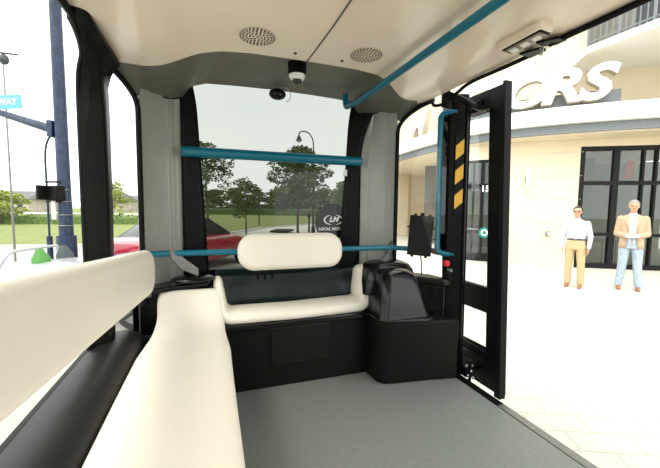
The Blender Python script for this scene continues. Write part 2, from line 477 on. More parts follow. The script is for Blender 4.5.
for p, nrm, wd, th in rings: full.append(ring(p, nrm, wd, th, 1, 0, t0))
for sc, ps in ((.85, .02), (.6, .036), (.25, .045)): full.append(ring(p, nrm, wd, th, sc, ps, t1))
obj('seat_cushion', B().loft(full), 'vinyl', fs, ang=80)

# front backrest pad on the teal bar
def pad(name, c, hx, hy, hz, mtx=None, e=3.2, m='vinyl', parent=None, n=40):
    b = B(); rings = []
    for k in range(1, n):
        th = PI*k/n - PI/2; q = 2/7.
        px = math.copysign(abs(math.sin(th))**(2/5.5), math.sin(th)); sc = abs(math.cos(th))**(2/5.5)
        rings.append([Vector((px*hx, a*sc, z*(.35+.65*sc) if False else z*sc)) for a, z in sup(28, hy, hz, e)])
    b.loft(rings); mt = Matrix.Translation(Vector(c)) @ (mtx or Matrix())
    bmesh.ops.transform(b.b, matrix=mt, verts=b.b.verts)
    return obj(name, b, m, parent, ang=80)
fb = thing('backrest_pad', 'short white padded backrest on the teal bar in front of the windshield', 'backrest', (.535, 2.34, .82))
def rpad(hx, hz, r, hy):
    # rounded rectangle outline inflated front and back
    ring0 = []
    for cx, cz, a0 in ((hx-r, hz-r, 0), (-hx+r, hz-r, PI/2), (-hx+r, -hz+r, PI), (hx-r, -hz+r, 1.5*PI)):
        for k in range(9):
            a = a0+PI/2*k/8; ring0.append((cx, cz, math.cos(a), math.sin(a)))
    rings = []
    N = 9
    for j in range(-N, N+1):
        t = j/N; ph = t*PI/2; ins = min(r*.42, .045)*(1-math.cos(ph)**.9) if abs(t) < 1 else min(r*.42, .045)
        y = hy*math.sin(ph)
        rings.append([Vector((cx+c*(r-ins), y, cz+s_*(r-ins))) for cx, cz, c, s_ in ring0])
    for f in (.75, .4, .1):
        last = [v.copy() for v in rings[-1]]
        break
    # gently domed faces
    head = [[Vector((v.x*f, -hy-.006*(1-f), v.z*f)) for v in rings[0]] for f in (.05, .35, .7, .9)]
    tail = [[Vector((v.x*f, hy+.006*(1-f), v.z*f)) for v in rings[-1]] for f in (.9, .7, .35, .05)]
    return head+rings+tail
b = B().loft(rpad(.372, .125, .112, .04))
bmesh.ops.transform(b.b, matrix=Matrix.Translation((.532, 2.335, .942)) @ Matrix.Rotation(math.radians(-9), 4, 'X'), verts=b.b.verts)
obj('pad', b, 'vinyl', fb, ang=80)
b = B(); b.bx(.22, .83, 2.375, 2.40, .90, .93)
for x in (.30, .35, .40):
    b.bx(x-.015, x+.015, 2.36, 2.42, .775, .83); b.cyl((x, 2.385, .74), (x, 2.385, .83), .009, n=10)
obj('mount', b, 'black', fb, bev=.003)

# left bench cushion with raised rolled end
bench = thing('bench_seat', 'long white padded bench cushion along the left side with upturned far end', 'bench', (-.14, .8, .4))
bp = smoothpath([(-.145, -1.3, .452), (-.145, -.4, .452), (-.145, .6, .452), (-.145, 1.5, .453), (-.14, 2.0, .455), (-.135, 2.19, .468), (-.13, 2.30, .53), (-.135, 2.345, .62), (-.135, 2.365, .655)], 7)
rings = []
for i, p in enumerate(bp):
    t = (bp[min(i+1, len(bp)-1)]-bp[max(i-1, 0)]).normalized(); nrm = Vector((1, 0, 0)).cross(t).normalized()
    k = max(0, (p.y-1.9)/.5); wd = .232-.042*min(1, k)
    rings.append([p + Vector((1, 0, 0))*a + nrm*q for a, q in sup(32, wd, .052, 3.4)])
pe, te = bp[-1], t
for sc, ps in ((.94, .022), (.8, .036), (.5, .045), (.15, .048)):
    rings.append([pe + te*ps + (v-pe)*1.0 if False else pe + te*ps + Vector(((v-pe).x*(1-(1-sc)*.35), (v-pe).y*sc, (v-pe).z*sc)) for v in rings[len(bp)-1]])
obj('seat_cushion', B().loft(rings), 'vinyl', bench, ang=80)
obj('seat_base', B().bx(-.36, .055, -1.3, 2.26, 0, .41), 'charcoal', bench, bev=.01)

# black padded side liner between bench and window sill
lp = [(-.385, .40), (-.392, .475), (-.43, .51), (-.49, .53), (-.55, .525), (-.59, .508), (-.608, .503), (-.625, .48)]
rings = []
ys = [-1.9, -1, 0, 1, 1.6, 1.95, 2.10, 2.2, 2.26]
for y in ys:
    sh = max(0, (y-1.9)/.36); rings.append([Vector((x, y, .40+(z-.40)*(1-.12*sh**2))) for x, z in lp])
b = B().loft(rings, cap=False, closed=False)
struct('wall_left_liner', b, 'liner', ang=60)
# left lower wall, sill and window rails
struct('wall_left', B().bx(-.70, -.625, -1.9, 2.30, -.07, .42), 'black', bev=.005)
struct('trim_sill_left', B().bx(-.634, -.610, -1.9, 2.10, .40, .50), 'black', bev=.004)
# B pillar left : black, flares into the ceiling
b = B(); rings = []
for z, x1, y0, y1 in ((.45, -.515, 2.03, 2.16), (1.2, -.500, 2.02, 2.15), (1.72, -.498, 2.01, 2.15), (1.86, -.50, 1.97, 2.15), (1.92, -.485, 1.93, 2.15), (1.95, -.465, 1.88, 2.14), (1.972, -.445, 1.80, 2.14), (1.985, -.44, 1.70, 2.14), (2.02, -.45, 1.60, 2.14)):
    x0 = -.600 + .075*max(0, (z-1.7)/.3)**1.5; r = .02
    rings.append([Vector(q) for q in ((x0, y0, z), (x1-r, y0, z), (x1-.3*r, y0+.3*r, z), (x1, y0+r, z), (x1, y1-r, z), (x1-r, y1, z), (x0, y1, z))])
struct('trim_centre_pillar_left', B().loft(rings), 'black', ang=50)
b = B(); b.tube(smoothpath([(-.603, 2.03, .5), (-.603, 2.03, 1.6), (-.590, 2.0, 1.86), (-.55, 1.92, 1.955), (-.515, 1.68, 1.99), (-.502, 1.3, 1.99), (-.502, -1.8, 1.99)], 5), .015, 8)
struct('trim_window_seal_left', b, 'seal')
wl_ = thing('window_2', None, None, (-.63, .1, .535)); wl_['kind'] = 'structure'
obj('pane', B().loft([[Vector((-.622, -1.9, .50)), Vector((-.622, 2.03, .50))], [Vector((-.51, -1.9, 2.02)), Vector((-.51, 2.03, 2.02))]], cap=False, closed=False), 'clear', wl_)
for side, nm in ((-1, 'window_3'), (1, 'window_4')):
    g = thing(nm, None, None, (C0+side*1.0, 2.25, .6)); g['kind'] = 'structure'
    obj('pane', B().loft([[Vector((C0+side*.892, 2.385, .6)), Vector((C0+side*1.10, 2.10, .6))], [Vector((C0+side*.892, 2.385, 2.0)), Vector((C0+side*1.06, 2.08, 2.02))]], cap=False, closed=False), 'clear', g)
# dash shelves at both sides of front seat
b = B(); b.prism([(-.62, 2.05), (-.50, 2.28), (-.02, 2.42), (.02, 2.62), (-.2, 2.64), (-.5, 2.45), (-.66, 2.2)], .70, .735)
b.bx(-.45, .02, 2.43, 2.62, .40, .70)
struct('trim_dash_left', b, 'blackgloss', bev=.012, seg=3)
b = B(); b.prism([(1.09, 2.64), (1.09, 2.40), (1.16, 2.30), (1.45, 2.22), (1.60, 2.05), (1.66, 2.05), (1.62, 2.25), (1.45, 2.47), (1.25, 2.62)], .68, .735)
b.prism([(1.14, 2.5), (1.2, 2.28), (1.45, 2.24), (1.62, 2.06), (1.60, 2.25), (1.42, 2.45), (1.2, 2.6)], 0, .68)
struct('trim_dash_right', b, 'blackgloss', bev=.012, seg=3)
struct('trim_dash_rear', B().prism([(-.45, 2.62), (-.2, 2.66), (.48, 2.71), (1.2, 2.66), (1.42, 2.46), (1.46, 2.52), (1.2, 2.76), (.48, 2.80), (-.24, 2.76), (-.5, 2.5)], .3, .775), 'black', bev=.004)

# right wheel box : charcoal base and glossy black hump
wb = thing('wheel_box', 'black wheel housing with glossy rounded cap beside the doorway', 'wheel housing', (1.4, 2.2, 0))
base = [(1.085, 2.30), (1.10, 2.12), (1.135, 2.075), (1.19, 2.06), (1.50, 2.02), (1.70, 1.985), (1.70, 2.30)]
obj('housing_base', B().prism(base, 0, .448), 'charcoal', wb, bev=.018, seg=4)
def inset(poly, c, s): return [((x-c[0])*s+c[0], (y-c[1])*s+c[1]) for x, y in poly]
top = [(1.075, 2.32), (1.09, 2.10), (1.13, 2.055), (1.19, 2.04), (1.44, 2.005), (1.49, 2.02), (1.52, 2.32)]
obj('housing_ledge', B().prism(top, .448, .472), 'blackgloss', wb, bev=.008, seg=3)
def rr(x0, x1, y0, y1, z, r, tilt=0):
    out = []
    for cx, cy, a0 in ((x1-r, y1-r, 0), (x0+r, y1-r, PI/2), (x0+r, y0+r, PI), (x1-r, y0+r, 1.5*PI)):
        for k in range(7):
            a = a0+PI/2*k/6; out.append(Vector((cx+r*math.cos(a), cy+r*math.sin(a), z+tilt*(cy+r*math.sin(a)-y0))))
    return out
b = B().loft([rr(1.095, 1.50, 2.05, 2.45, .470, .05), rr(1.10, 1.495, 2.055, 2.45, .50, .055), rr(1.11, 1.475, 2.065, 2.45, .58, .06), rr(1.12, 1.455, 2.08, 2.45, .66, .065, .01), rr(1.13, 1.44, 2.10, 2.44, .72, .07, .02), rr(1.145, 1.42, 2.13, 2.43, .765, .075, .03), rr(1.17, 1.39, 2.17, 2.41, .79, .075, .04), rr(1.21, 1.35, 2.23, 2.38, .80, .06, .04)])
obj('housing_cap', b, 'blackgloss', wb, ang=80)
b = B().loft([rr(1.07, 1.52, 2.25, 2.50, .60, .06), rr(1.075, 1.515, 2.25, 2.50, .70, .07), rr(1.09, 1.50, 2.255, 2.49, .77, .08), rr(1.12, 1.47, 2.27, 2.48, .815, .08), rr(1.17, 1.42, 2.30, 2.46, .835, .06), rr(1.24, 1.36, 2.34, 2.42, .84, .03)])
obj('cap_hood', b, 'blackgloss', wb, ang=80)

# brackets for the lower bar
def bracket(name, pts, lab):
    t = thing(name, lab, 'bracket', pts[0])
    b = B(); a, c = Vector(pts[0]), Vector(pts[1]); d = (c-a).normalized(); s = d.cross(Vector((0, 0, 1))).normalized()*.018
    prof = [a+Vector((0, 0, .035))-d*.03, a+Vector((0, 0, .04))+d*.02, c+Vector((0, 0, .005)), c+Vector((0, 0, -.05)), a+Vector((0, 0, -.06))+d*.05, a+Vector((0, 0, -.02))-d*.02]
    b.loft([[p-s for p in prof], [p+s for p in prof]])
    obj('bracket_arm', b, 'steel', t, bev=.004)
    for k in (.4, .75): q = a+(c-a)*k; obj('bracket_bolt', B().cyl(q-s*1.3, q+s*1.3, .007, n=10), 'chrome', t)
bracket('metal_bracket', ((-.235, 2.37, .925), (-.09, 2.42, .83)), 'grey metal bracket holding the teal bar above the far end of the long bench')
bracket('metal_bracket', ((1.335, 2.38, .935), (1.25, 2.34, .845)), 'grey metal bracket holding the teal bar above the black wheel housing')
b = B(); b.ell((-.12, 2.42, .765), (.14, .09, .028), 20); 
tag(obj('bracket_cover', b, 'blackgloss'), 'low glossy black cover under the bracket behind the long bench', 'cover')

# teal bars
tag(obj('grab_bar', B().tube([(-.185, 2.535, 1.615), (1.14, 2.535, 1.615)], .036, 20), 'teal', bev=.01), 'thick teal bar crossing the windshield between the grey pillars', 'grab bar')
lb = roundpath([(-.50, -1.2, .955), (-.50, 2.24, .955), (-.36, 2.37, .945), (.5, 2.39, .94), (1.35, 2.37, .94), (1.60, 2.17, .93)], .12, 6)
tag(obj('grab_rail', B().tube(lb, .0195, 14), 'teal'), 'thin teal rail at seat height behind the white backrests', 'grab rail')
ov = thing('overhead_rail', 'long teal rail under the ceiling running above the doorway side', 'grab rail', (.95, 1, 1.98))
op = roundpath([(.935, 2.39, 2.07), (.935, 2.38, 1.975), (.95, 2.15, 1.965), (.95, -1.6, 1.965)], .035, 5)
obj('rail', B().tube(op, .0195, 14), 'teal', ov)
for y in (.4, 1.2): obj('rail_clip', B().bx(.938, .962, y-.012, y+.012, 1.975, 2.01), 'whitep', ov)
# small white clip on the window border below the thick bar
tag(obj('small_clip', B().bx(1.005, 1.03, 2.565, 2.585, 1.50, 1.55), 'whitep', bev=.003), 'small white clip on the black window border below the thick bar', 'clip')

# cameras at the header
t = thing('dome_camera', 'white and black dome camera hanging under the front header', 'camera', (.465, 1.93, 2.0))
obj('camera_base', B().cyl((.465, 1.93, 1.985), (.465, 1.93, 2.06), .05, .052, n=28), 'black', t, bev=.004)
obj('camera_body', B().cyl((.465, 1.93, 1.958), (.465, 1.93, 1.985), .036, .05, n=28), 'whitep', t, bev=.006)
obj('camera_dome', B().ell((.465, 1.93, 1.957), (.026, .026, .022), 20), 'carglass', t)
t = thing('windshield_camera', 'small black round camera stuck at the top of the windshield', 'camera', (.47, 2.57, 2.05))
obj('camera_body', B().ell((.47, 2.56, 2.07), (.062, .05, .04), 22), 'blackgloss', t)
obj('camera_cable', B().tube([(.53+.035*math.cos(a), 2.55, 2.07+.05*math.sin(a)) for a in [-1.6+.25*i for i in range(14)]], .003, 6), 'whitep', t)

# ------------------------------------------------------------------ right side : doorway
# post
pb = [(1.645, 2.13), (1.65, 2.085), (1.675, 2.06), (1.755, 2.03), (1.775, 2.04), (1.775, 2.13)]
pb2 = [(1.62, 2.13), (1.625, 2.085), (1.65, 2.06), (1.73, 2.03), (1.75, 2.04), (1.75, 2.13)]
def post_ring(z): k = z/2.05; return [Vector((p[0]*(1-k)+q[0]*k, p[1], z)) for p, q in zip(pb, pb2)]
struct('trim_door_post', B().loft([post_ring(-.07), post_ring(1.0), post_ring(2.06)]), 'black', bev=.004)
b = B()
for dxx, yy_ in ((.10, 2.018), (.118, 2.012)):
    b.tube([(1.64+dxx, yy_+.005, .02), (1.627+dxx, yy_+.005, 1.2), (1.617+dxx, yy_+.005, 2.0)], .006, 6)
struct('trim_post_seals', b, 'seal')
# hazard strip : yellow blocks slanting on black
hz = thing('hazard_strip', 'yellow and black diagonal warning strip on the black door post', 'warning strip', (1.60, 2.04, 1.2))
def postx(z): return 1.650-.025*z/2.05
obj('strip_backing', B().loft([[Vector((postx(z)+.022, 2.049, z)), Vector((postx(z)+.078, 2.030, z)), Vector((postx(z)+.078, 2.04, z)), Vector((postx(z)+.022, 2.06, z))] for z in (1.2, 1.76)]), 'black', hz)
for k in range(3):
    z0 = 1.245 + k*.175
    b = B()
    q = [(postx(z0)+.022, 2.0480, z0), (postx(z0)+.076, 2.0290, z0+.05), (postx(z0)+.076, 2.0290, z0+.15), (postx(z0)+.022, 2.0480, z0+.10)]
    b.loft([[Vector(p) for p in q], [Vector((p[0], p[1]-.002, p[2])) for p in q]])
    obj('yellow_stripe', b, 'yellow', hz)
# grab loop with smoked screen
gl = thing('grab_loop', 'teal tube loop framing a smoked panel on the door post', 'grab handle', (1.56, 2.08, .9))
lpth = roundpath([(1.685, 2.07, .915), (1.585, 2.13, .915), (1.575, 2.13, 1.94), (1.67, 2.07, 1.94)], .075, 6)
obj('loop_tube', B().tube(lpth, .0205, 14), 'teal', gl)
b = B(); b.loft([[Vector((1.595, 2.128, .93)), Vector((1.69, 2.09, .93)), Vector((1.68, 2.09, 1.93)), Vector((1.585, 2.128, 1.93))], [Vector((1.595, 2.134, .93)), Vector((1.69, 2.096, .93)), Vector((1.68, 2.096, 1.93)), Vector((1.585, 2.134, 1.93))]])
obj('smoked_panel', b, 'smoke', gl)
b = B()
for z in (1.64, 1.68, 1.72, 1.76): b.bx(1.615, 1.645, 2.100, 2.113, z, z+.025)
obj('panel_latch', b, 'black', gl)

# tablet on clamp arm
tb = thing('tablet_mount', 'black tablet held by a clawed clamp on the teal rail beside the door post', 'tablet', (1.48, 2.2, .88))
tm = Matrix.Translation((1.478, 2.19, 1.045)) @ Matrix.Rotation(math.radians(-30), 4, 'Z') @ Matrix.Rotation(math.radians(4), 4, 'Y') @ Matrix.Rotation(math.radians(-6), 4, 'X')
def lb_(*a):
    b = B(); 
    for q in a: b.box(q[:3], q[3:])
    bmesh.ops.transform(b.b, matrix=tm, verts=b.b.verts); return b
obj('tablet', lb_((0, 0, 0, .175, .012, .30)), 'screen', tb, bev=.005)
obj('clamp', lb_((0, .015, 0, .15, .014, .29), (-.05, 0, .155, .02, .03, .016), (.0, 0, .16, .03, .03, .02), (.055, 0, .155, .02, .03, .016), (-.05, 0, -.155, .02, .03, .016), (.05, 0, -.155, .02, .03, .016), (-.095, 0, .06, .018, .03, .012), (.095, 0, .06, .018, .03, .012), (.098, 0, -.02, .016, .03, .012)), 'black', tb, bev=.002)
obj('clamp_arm', B().tube([(1.52, 2.21, .98), (1.55, 2.20, .95), (1.575, 2.15, .925), (1.60, 2.12, .92)], .018, 10), 'black', tb)
obj('cable', B().tube(smoothpath([(1.49, 2.20, .90), (1.50, 2.20, .84), (1.51, 2.21, .80), (1.52, 2.22, .742)], 5), .0045, 8), 'black', tb)
b = B().cyl((1.60, 2.02, .855), (1.60, 2.055, .855), .022, n=20)
rb = thing('emergency_button', 'round red push button on the door post below the teal loop', 'button', (1.585, 2.05, .84))
obj('button_cap', b, 'redp', rb, bev=.006)
obj('button_collar', B().cyl((1.60, 2.05, .855), (1.65, 2.09, .855), .017, n=16), 'black', rb)
kb = thing('key_switch', 'small metal key switch on the door post below the red button', 'switch', (1.60, 2.05, .79))
obj('switch_body', B().cyl((1.645, 2.035, .80), (1.645, 2.07, .80), .012, n=14), 'steel', kb)
obj('switch_block', B().bx(1.63, 1.665, 2.045, 2.075, .72, .785), 'black', kb, bev=.003)

# door leaf, slid out and standing open ahead of the doorway
dl = thing('door_1', None, None, (1.90, 2.05, -.04)); dl['kind'] = 'structure'
X0, X1 = 1.885, 1.93
Y0, Y1 = 1.80, 2.42
def lean(b):    # the leaf leans in a little towards the roof
    for v in b.b.verts: v.co.x -= .040*max(0, v.co.z)
    return b
obj('door_frame', lean(B().bx(X0, X1, Y0, Y0+.115, -.055, 2.065)), 'black', dl, bev=.006)
obj('door_frame', lean(B().bx(X0, X1, Y1-.21, Y1, -.055, 2.065)), 'black', dl, bev=.006)
obj('door_rail', lean(B().bx(X0, X1, Y0+.115, Y1-.21, 1.94, 2.065)), 'black', dl, bev=.004)
obj('door_rail', lean(B().bx(X0, X1, Y0+.115, Y1-.21, .50, .685)), 'black', dl, bev=.004)
obj('door_rail', lean(B().bx(X0, X1, Y0+.115, Y1-.21, -.055, .215)), 'black', dl, bev=.004)
obj('door_trim', lean(B().bx(X0-.014, X0, Y0+.10, Y1-.20, .225, .25).bx(X0-.014, X0, Y0+.10, Y1-.20, .14, .16)), 'blackgloss', dl, bev=.003)
obj('door_pane', lean(B().bx((X0+X1)/2, (X0+X1)/2+.004, Y0+.11, Y1-.2, .20, 2.0)), 'clear', dl)
obj('edge_seal', lean(B().bx(X0-.002, X1+.012, Y0-.022, Y0, -.06, 2.08)), 'seal', dl, bev=.004)
obj('foot_block', B().bx(X0, X1+.01, Y0-.02, Y0+.03, -.085, -.02), 'black', dl, bev=.004)
# door hinge arm at the top
ar = bpy.data.objects.new('door_arm', None); COL.objects.link(ar); ar.parent = dl
obj('arm', B().tube(smoothpath([(1.50, 1.98, 2.02), (1.56, 1.90, 1.965), (1.64, 1.88, 1.93), (1.76, 1.93, 1.93), (1.86, 2.0, 1.97)], 6), .021, 10), 'black', ar)
obj('arm_pivot', B().cyl((1.50, 1.98, 1.93), (1.50, 1.98, 2.05), .028, n=16), 'black', ar, bev=.003)
obj('arm_bracket', B().bx(1.78, 1.87, 1.97, 2.12, 1.93, 2.01), 'black', ar, bev=.005)
for y in (1.99, 2.05, 2.10): obj('arm_bolt', B().cyl((1.772, y, 1.965), (1.79, y, 1.965), .009, n=10), 'steel', ar)
# lower hinge mechanism
lh = bpy.data.objects.new('door_hinge', None); COL.objects.link(lh); lh.parent = dl
obj('hinge_block', B().bx(1.735, 1.80, 1.945, 2.01, .02, .09).bx(1.75, 1.89, 1.965, 1.995, .055, .075), 'black', lh, bev=.006)
obj('hinge_pin', B().cyl((1.77, 1.945, -.01), (1.77, 1.945, .15), .012, n=12), 'black', lh)
obj('hinge_pin', B().cyl((1.74, 1.965, .10), (1.80, 1.955, .10), .012, n=12), 'steel', lh)
for x, y, z in ((1.745, 1.935, .04), (1.79, 1.93, .02), (1.765, 1.925, .075)): obj('hinge_bolt', B().ell((x, y, z), (.012, .008, .012), 10), 'chrome', lh)

# black rubber door seal under the roof edge
sp = smoothpath([(1.43, 2.04, 1.975), (1.47, 2.05, 1.955), (1.52, 2.0, 1.97), (1.515, 1.88, 2.0), (1.465, 1.7, 1.998), (1.47, 1.45, 1.995), (1.475, 1.30, 1.995)], 6)
struct('trim_door_seal_front', B().tube(sp, .011, 8), 'seal')
struct('trim_door_seal_rear', B().tube(smoothpath([(1.445, 1.19, 1.99), (1.465, 1.10, 2.0), (1.475, .8, 2.0), (1.475, -.3, 2.0)], 4), .013, 8), 'seal')
dsn = thing('door_sensor', 'flat black sensor plate in the gap of the roof-edge seal', 'sensor', (1.45, 1.24, 1.98))
obj('sensor_plate', B().prism([(1.40, 1.31), (1.485, 1.32), (1.485, 1.235), (1.44, 1.225)], 1.985, 1.997), 'black', dsn, bev=.003)
obj('sensor_plate', B().prism([(1.375, 1.20), (1.42, 1.13), (1.475, 1.13), (1.475, 1.18), (1.43, 1.21)], 1.985, 1.997), 'black', dsn, bev=.003)
obj('sensor_pin', B().cyl((1.43, 1.215, 1.95), (1.43, 1.215, 1.985), .008, n=10), 'chrome', dsn)
# outer rain gutter lip, seen beyond the seal
struct('trim_roof_edge', B().bx(1.50, 1.56, -.3, 1.60, 2.03, 2.2), 'cove', bev=.004)
# light fixture on the cove
lf = thing('courtesy_light', 'slim off-white light fitting with dark framed lens above the doorway', 'light fitting', (1.29, 1.20, 1.95))
fm = Matrix.Translation((1.26, 1.16, 1.982)) @ Matrix.Diagonal((.82, .80, .9, 1)) @ Matrix.Rotation(math.radians(5), 4, 'Y')
def fb_(x0, x1, y0, y1, z0, z1):
    b = B().bx(x0, x1, y0, y1, z0, z1); bmesh.ops.transform(b.b, matrix=fm, verts=b.b.verts); return b
obj('housing', fb_(-.052, .052, -.135, .135, -.026, .03), 'cove', lf, bev=.012, seg=3)
obj('lens_frame', fb_(-.022, .050, -.122, .122, -.031, -.010), 'black', lf, bev=.006)
obj('lens', fb_(-.014, .042, -.108, .108, -.034, -.022), 'lens', lf, bev=.004)
obj('lamp_cell', fb_(-.002, .030, -.09, -.05, -.041, -.03), 'whitep', lf, bev=.002)
obj('lamp_cell', fb_(-.002, .030, -.02, .02, -.041, -.03), 'whitep', lf, bev=.002)
obj('lamp_cell', fb_(-.002, .030, .05, .09, -.041, -.03), 'whitep', lf, bev=.002)

# rear of the shuttle behind the viewpoint
struct('wall_back', B().bx(-.72, 1.70, -1.98, -1.9, -.07, .75), 'charcoal', bev=.005)
struct('trim_rear_post_left', B().bx(-.66, -.36, -1.98, -1.88, .75, 2.15), 'pillar', bev=.01)
struct('trim_rear_post_right', B().bx(1.32, 1.66, -1.98, -1.88, .75, 2.15), 'pillar', bev=.01)
struct('wall_right', B().bx(1.64, 1.74, -1.9, -.3, -.07, .75), 'charcoal', bev=.005)
struct('trim_door_post_rear', B().bx(1.56, 1.72, -.38, -.3, -.07, 2.1), 'black', bev=.005)

# left long backrest pad on the side rail (slopes gently down towards the front)
sb = thing('backrest_pad', 'long white padded backrest beside the left window', 'backrest', (-.38, 1.0, .85))
b = B().loft(rpad(1.42, .125, .115, .038))
dirv = Vector((.02, 1.0, -.080)).normalized()
cen = Vector((-.345, 2.18, .872)) - dirv*1.42
mt = frame(cen, dirv, Vector((-.0, 0, 0)).cross(dirv) if False else dirv.cross(Vector((0, 0, 1))).cross(dirv))
mm = Matrix(((mt[0][0], mt[0][2], mt[0][1], cen.x), (mt[1][0], mt[1][2], mt[1][1], cen.y), (mt[2][0], mt[2][2], mt[2][1], cen.z), (0, 0, 0, 1)))
bmesh.ops.transform(b.b, matrix=mm, verts=b.b.verts)
obj('pad', b, 'vinyl', sb, ang=80)
for y in (-.6, .4, 1.5): obj('mount', B().bx(-.50, -.36, y-.03, y+.03, .93, .98), 'black', sb, bev=.004)

# ================================================================== OUTSIDE
def poly(name, pts, z, m, h=.02, kind='structure'):
    b = B().prism([W(*p) for p in pts], z-h, z); o = obj(name, b, m, smooth=False); o['kind'] = kind; return o
poly('ground', [(-260, -60), (260, -60), (260, 400), (-260, 400)], GZ-.03, 'asphalt', .2)
poly('paver_paving', [(1.5, -6), (16, -6), (16, 6.05), (9, 6.15), (5.0, 6.35), (2.4, 6.6), (1.2, 3)], GZ, 'paver', .03)
poly('walkway', [(16, 6.05), (9, 6.15), (5.0, 6.35), (2.4, 6.6), (.6, 9), (1, 21), (9, 21), (16, 9)], GZ+.0, 'slab', .03)
poly('walkway_joint', [(16, 6.04), (9, 6.14), (5.0, 6.34), (5.0, 6.355), (9, 6.16), (16, 6.065)], GZ+.003, 'asphalt', .003)
lawnp = [(-110, 12.5), (-14, 13.2), (-9, 14.4), (-7.6, 17), (-6.7, 20), (-5.9, 26), (-2.4, 34), (15, 38), (110, 70), (110, 150), (-110, 150)]
poly('lawn', lawnp, GZ+.02, 'lawn', .05)
# curb and sidewalk along the lawn
cb = []
edge = [(-110, 12.1), (-14, 12.8), (-8.8, 14.0), (-7.2, 17), (-6.3, 20), (-5.4, 25.8), (-2.0, 33.3), (15, 37.2)]
b = B()
for (a0, a1), (b0, b1) in zip(edge, edge[1:]):
    p, q = Vector(W(a0, a1, GZ+.03)), Vector(W(b0, b1, GZ+.03)); d = (q-p).normalized(); n = Vector((-d.y, d.x, 0))*.2
    b.loft([[p-n, p+n, p+n-Vector((0, 0, .1)), p-n-Vector((0, 0, .1))], [q-n, q+n, q+n-Vector((0, 0, .1)), q-n-Vector((0, 0, .1))]])
struct('curb', b, 'curb')
poly('sidewalk', [(-4.6, 26), (-1.2, 32), (15, 36), (15, 24), (1, 19), (-4.5, 17.0), (-5.2, 20)], GZ+.01, 'slab', .03)
poly('far_road', [(-110, 62), (-30, 56), (-30, 62), (-110, 70)], GZ+.06, 'slab', .03)
poly('planting_bed', [(-3.5, 20.0), (-2.4, 19.9), (-2.3, 21.8), (-3.4, 21.9)], GZ+.22, 'mulch', .1)
poly('planting_bed', [(-2.1, 18.2), (-.75, 18.2), (-.7, 19.6), (-2.0, 19.7)], GZ+.10, 'mulch', .1)

# foliage -----------------------------------------------------------
def leaves(b, blobs, n, size, R):
    tot = sum(r[0]*r[1]*r[2] for c, r in blobs)
    for c, r in blobs:
        k = max(4, int(n*r[0]*r[1]*r[2]/tot))
        for _ in range(k):
            while True:
                v = Vector((R.uniform(-1, 1), R.uniform(-1, 1), R.uniform(-1, 1)))
                if .25 < v.length < 1: break
            v = v.normalized()*v.length**.55
            p = Vector((c[0]+v.x*r[0], c[1]+v.y*r[1], c[2]+v.z*r[2]))
            s = size*R.uniform(.6, 1.3); rot = Matrix.Rotation(R.uniform(0, 6.28), 3, 'Z') @ Matrix.Rotation(R.uniform(-1.2, 1.2), 3, 'X') @ Matrix.Rotation(R.uniform(-1, 1), 3, 'Y')
            q = [Vector((-s, 0, 0)), Vector((0, -s*.55, s*.1)), Vector((s, 0, 0)), Vector((0, s*.55, s*.1))]
            b.b.faces.new([b.b.verts.new(p+rot@x) for x in q])

def tree(loc, h, cw, n, size, seed, m, lab, name='tree', trunk=.06, lean=0, clear=.34, group=None, dens=9):
    R = random.Random(seed); t = thing(name, lab, 'tree', loc, R.uniform(0, 6), group)
    b = B(); tp = smoothpath([(0, 0, 0), (.03*h*lean, 0, h*.3), (-.01*h, .01*h, h*.6), (.02*h, 0, h*.92)], 5)
    b.tube(tp, [trunk*(1-.85*i/(len(tp)-1)) for i in range(len(tp))], 8)
    blobs = []
    for k in range(dens):
        a = k*2.4+R.uniform(-.4, .4); f = (k+.5)/dens; z = h*(clear+(.93-clear)*f); rad = cw*.5*(math.sin(PI*min(1, .22+.72*f)))*R.uniform(.55, .85)
        e = Vector((math.cos(a)*rad, math.sin(a)*rad, z)); s0 = Vector((0, 0, z-.12*h))
        b.tube([s0, (s0+e)/2+Vector((0, 0, .02*h)), e], [trunk*.35, trunk*.22, trunk*.06], 6)
        blobs.append((e, (cw*.22*R.uniform(.8, 1.2), cw*.22*R.uniform(.8, 1.2), h*.085*R.uniform(.8, 1.2))))
        if k % 2: blobs.append((e*.5+Vector((0, 0, z*.5)), (cw*.2, cw*.2, h*.09)))
    blobs.append((Vector((0, 0, h*.92)), (cw*.13, cw*.13, h*.07)))
    obj('trunk', b, 'bark', t, local=True)
    lf = B(); leaves(lf, blobs, n, size, R)
    obj('foliage', lf, m, t, smooth=False, local=True)
    return t
tree(W(-6.0, 16.8, GZ), 4.7, 3.4, 3200, .085, 3, 'leaf', 'young leafy street tree at the left edge of the windshield', dens=10, trunk=.08, clear=.42)
tree(W(-4.9, 20.0, GZ), 3.4, 2.0, 1500, .075, 5, 'leaf', 'small thin tree just right of the leftmost windshield tree', trunk=.05)
tree(W(-1.78, 19.0, GZ+.09), 4.9, 3.6, 8500, .085, 11, 'leaf', 'round leafy tree in the planting bed under the street lamp', dens=16, trunk=.075, clear=.33)
tree(W(1.6, 30, GZ), 4.0, 3.4, 2000, .11, 12, 'leaf', 'leafy tree partly behind the round decal and right pillar', trunk=.07)
tree(W(-26, 27, GZ), 2.8, 3.6, 2000, .13, 13, 'leafy', 'yellow-green tree at the left edge of the left window', trunk=.07, clear=.2)
tree(W(-22.8, 36, GZ), 4.2, 3.2, 1400, .14, 15, 'leafy', 'pale yellow-green tree on the lawn seen between the black and grey pillars', trunk=.07, clear=.25)
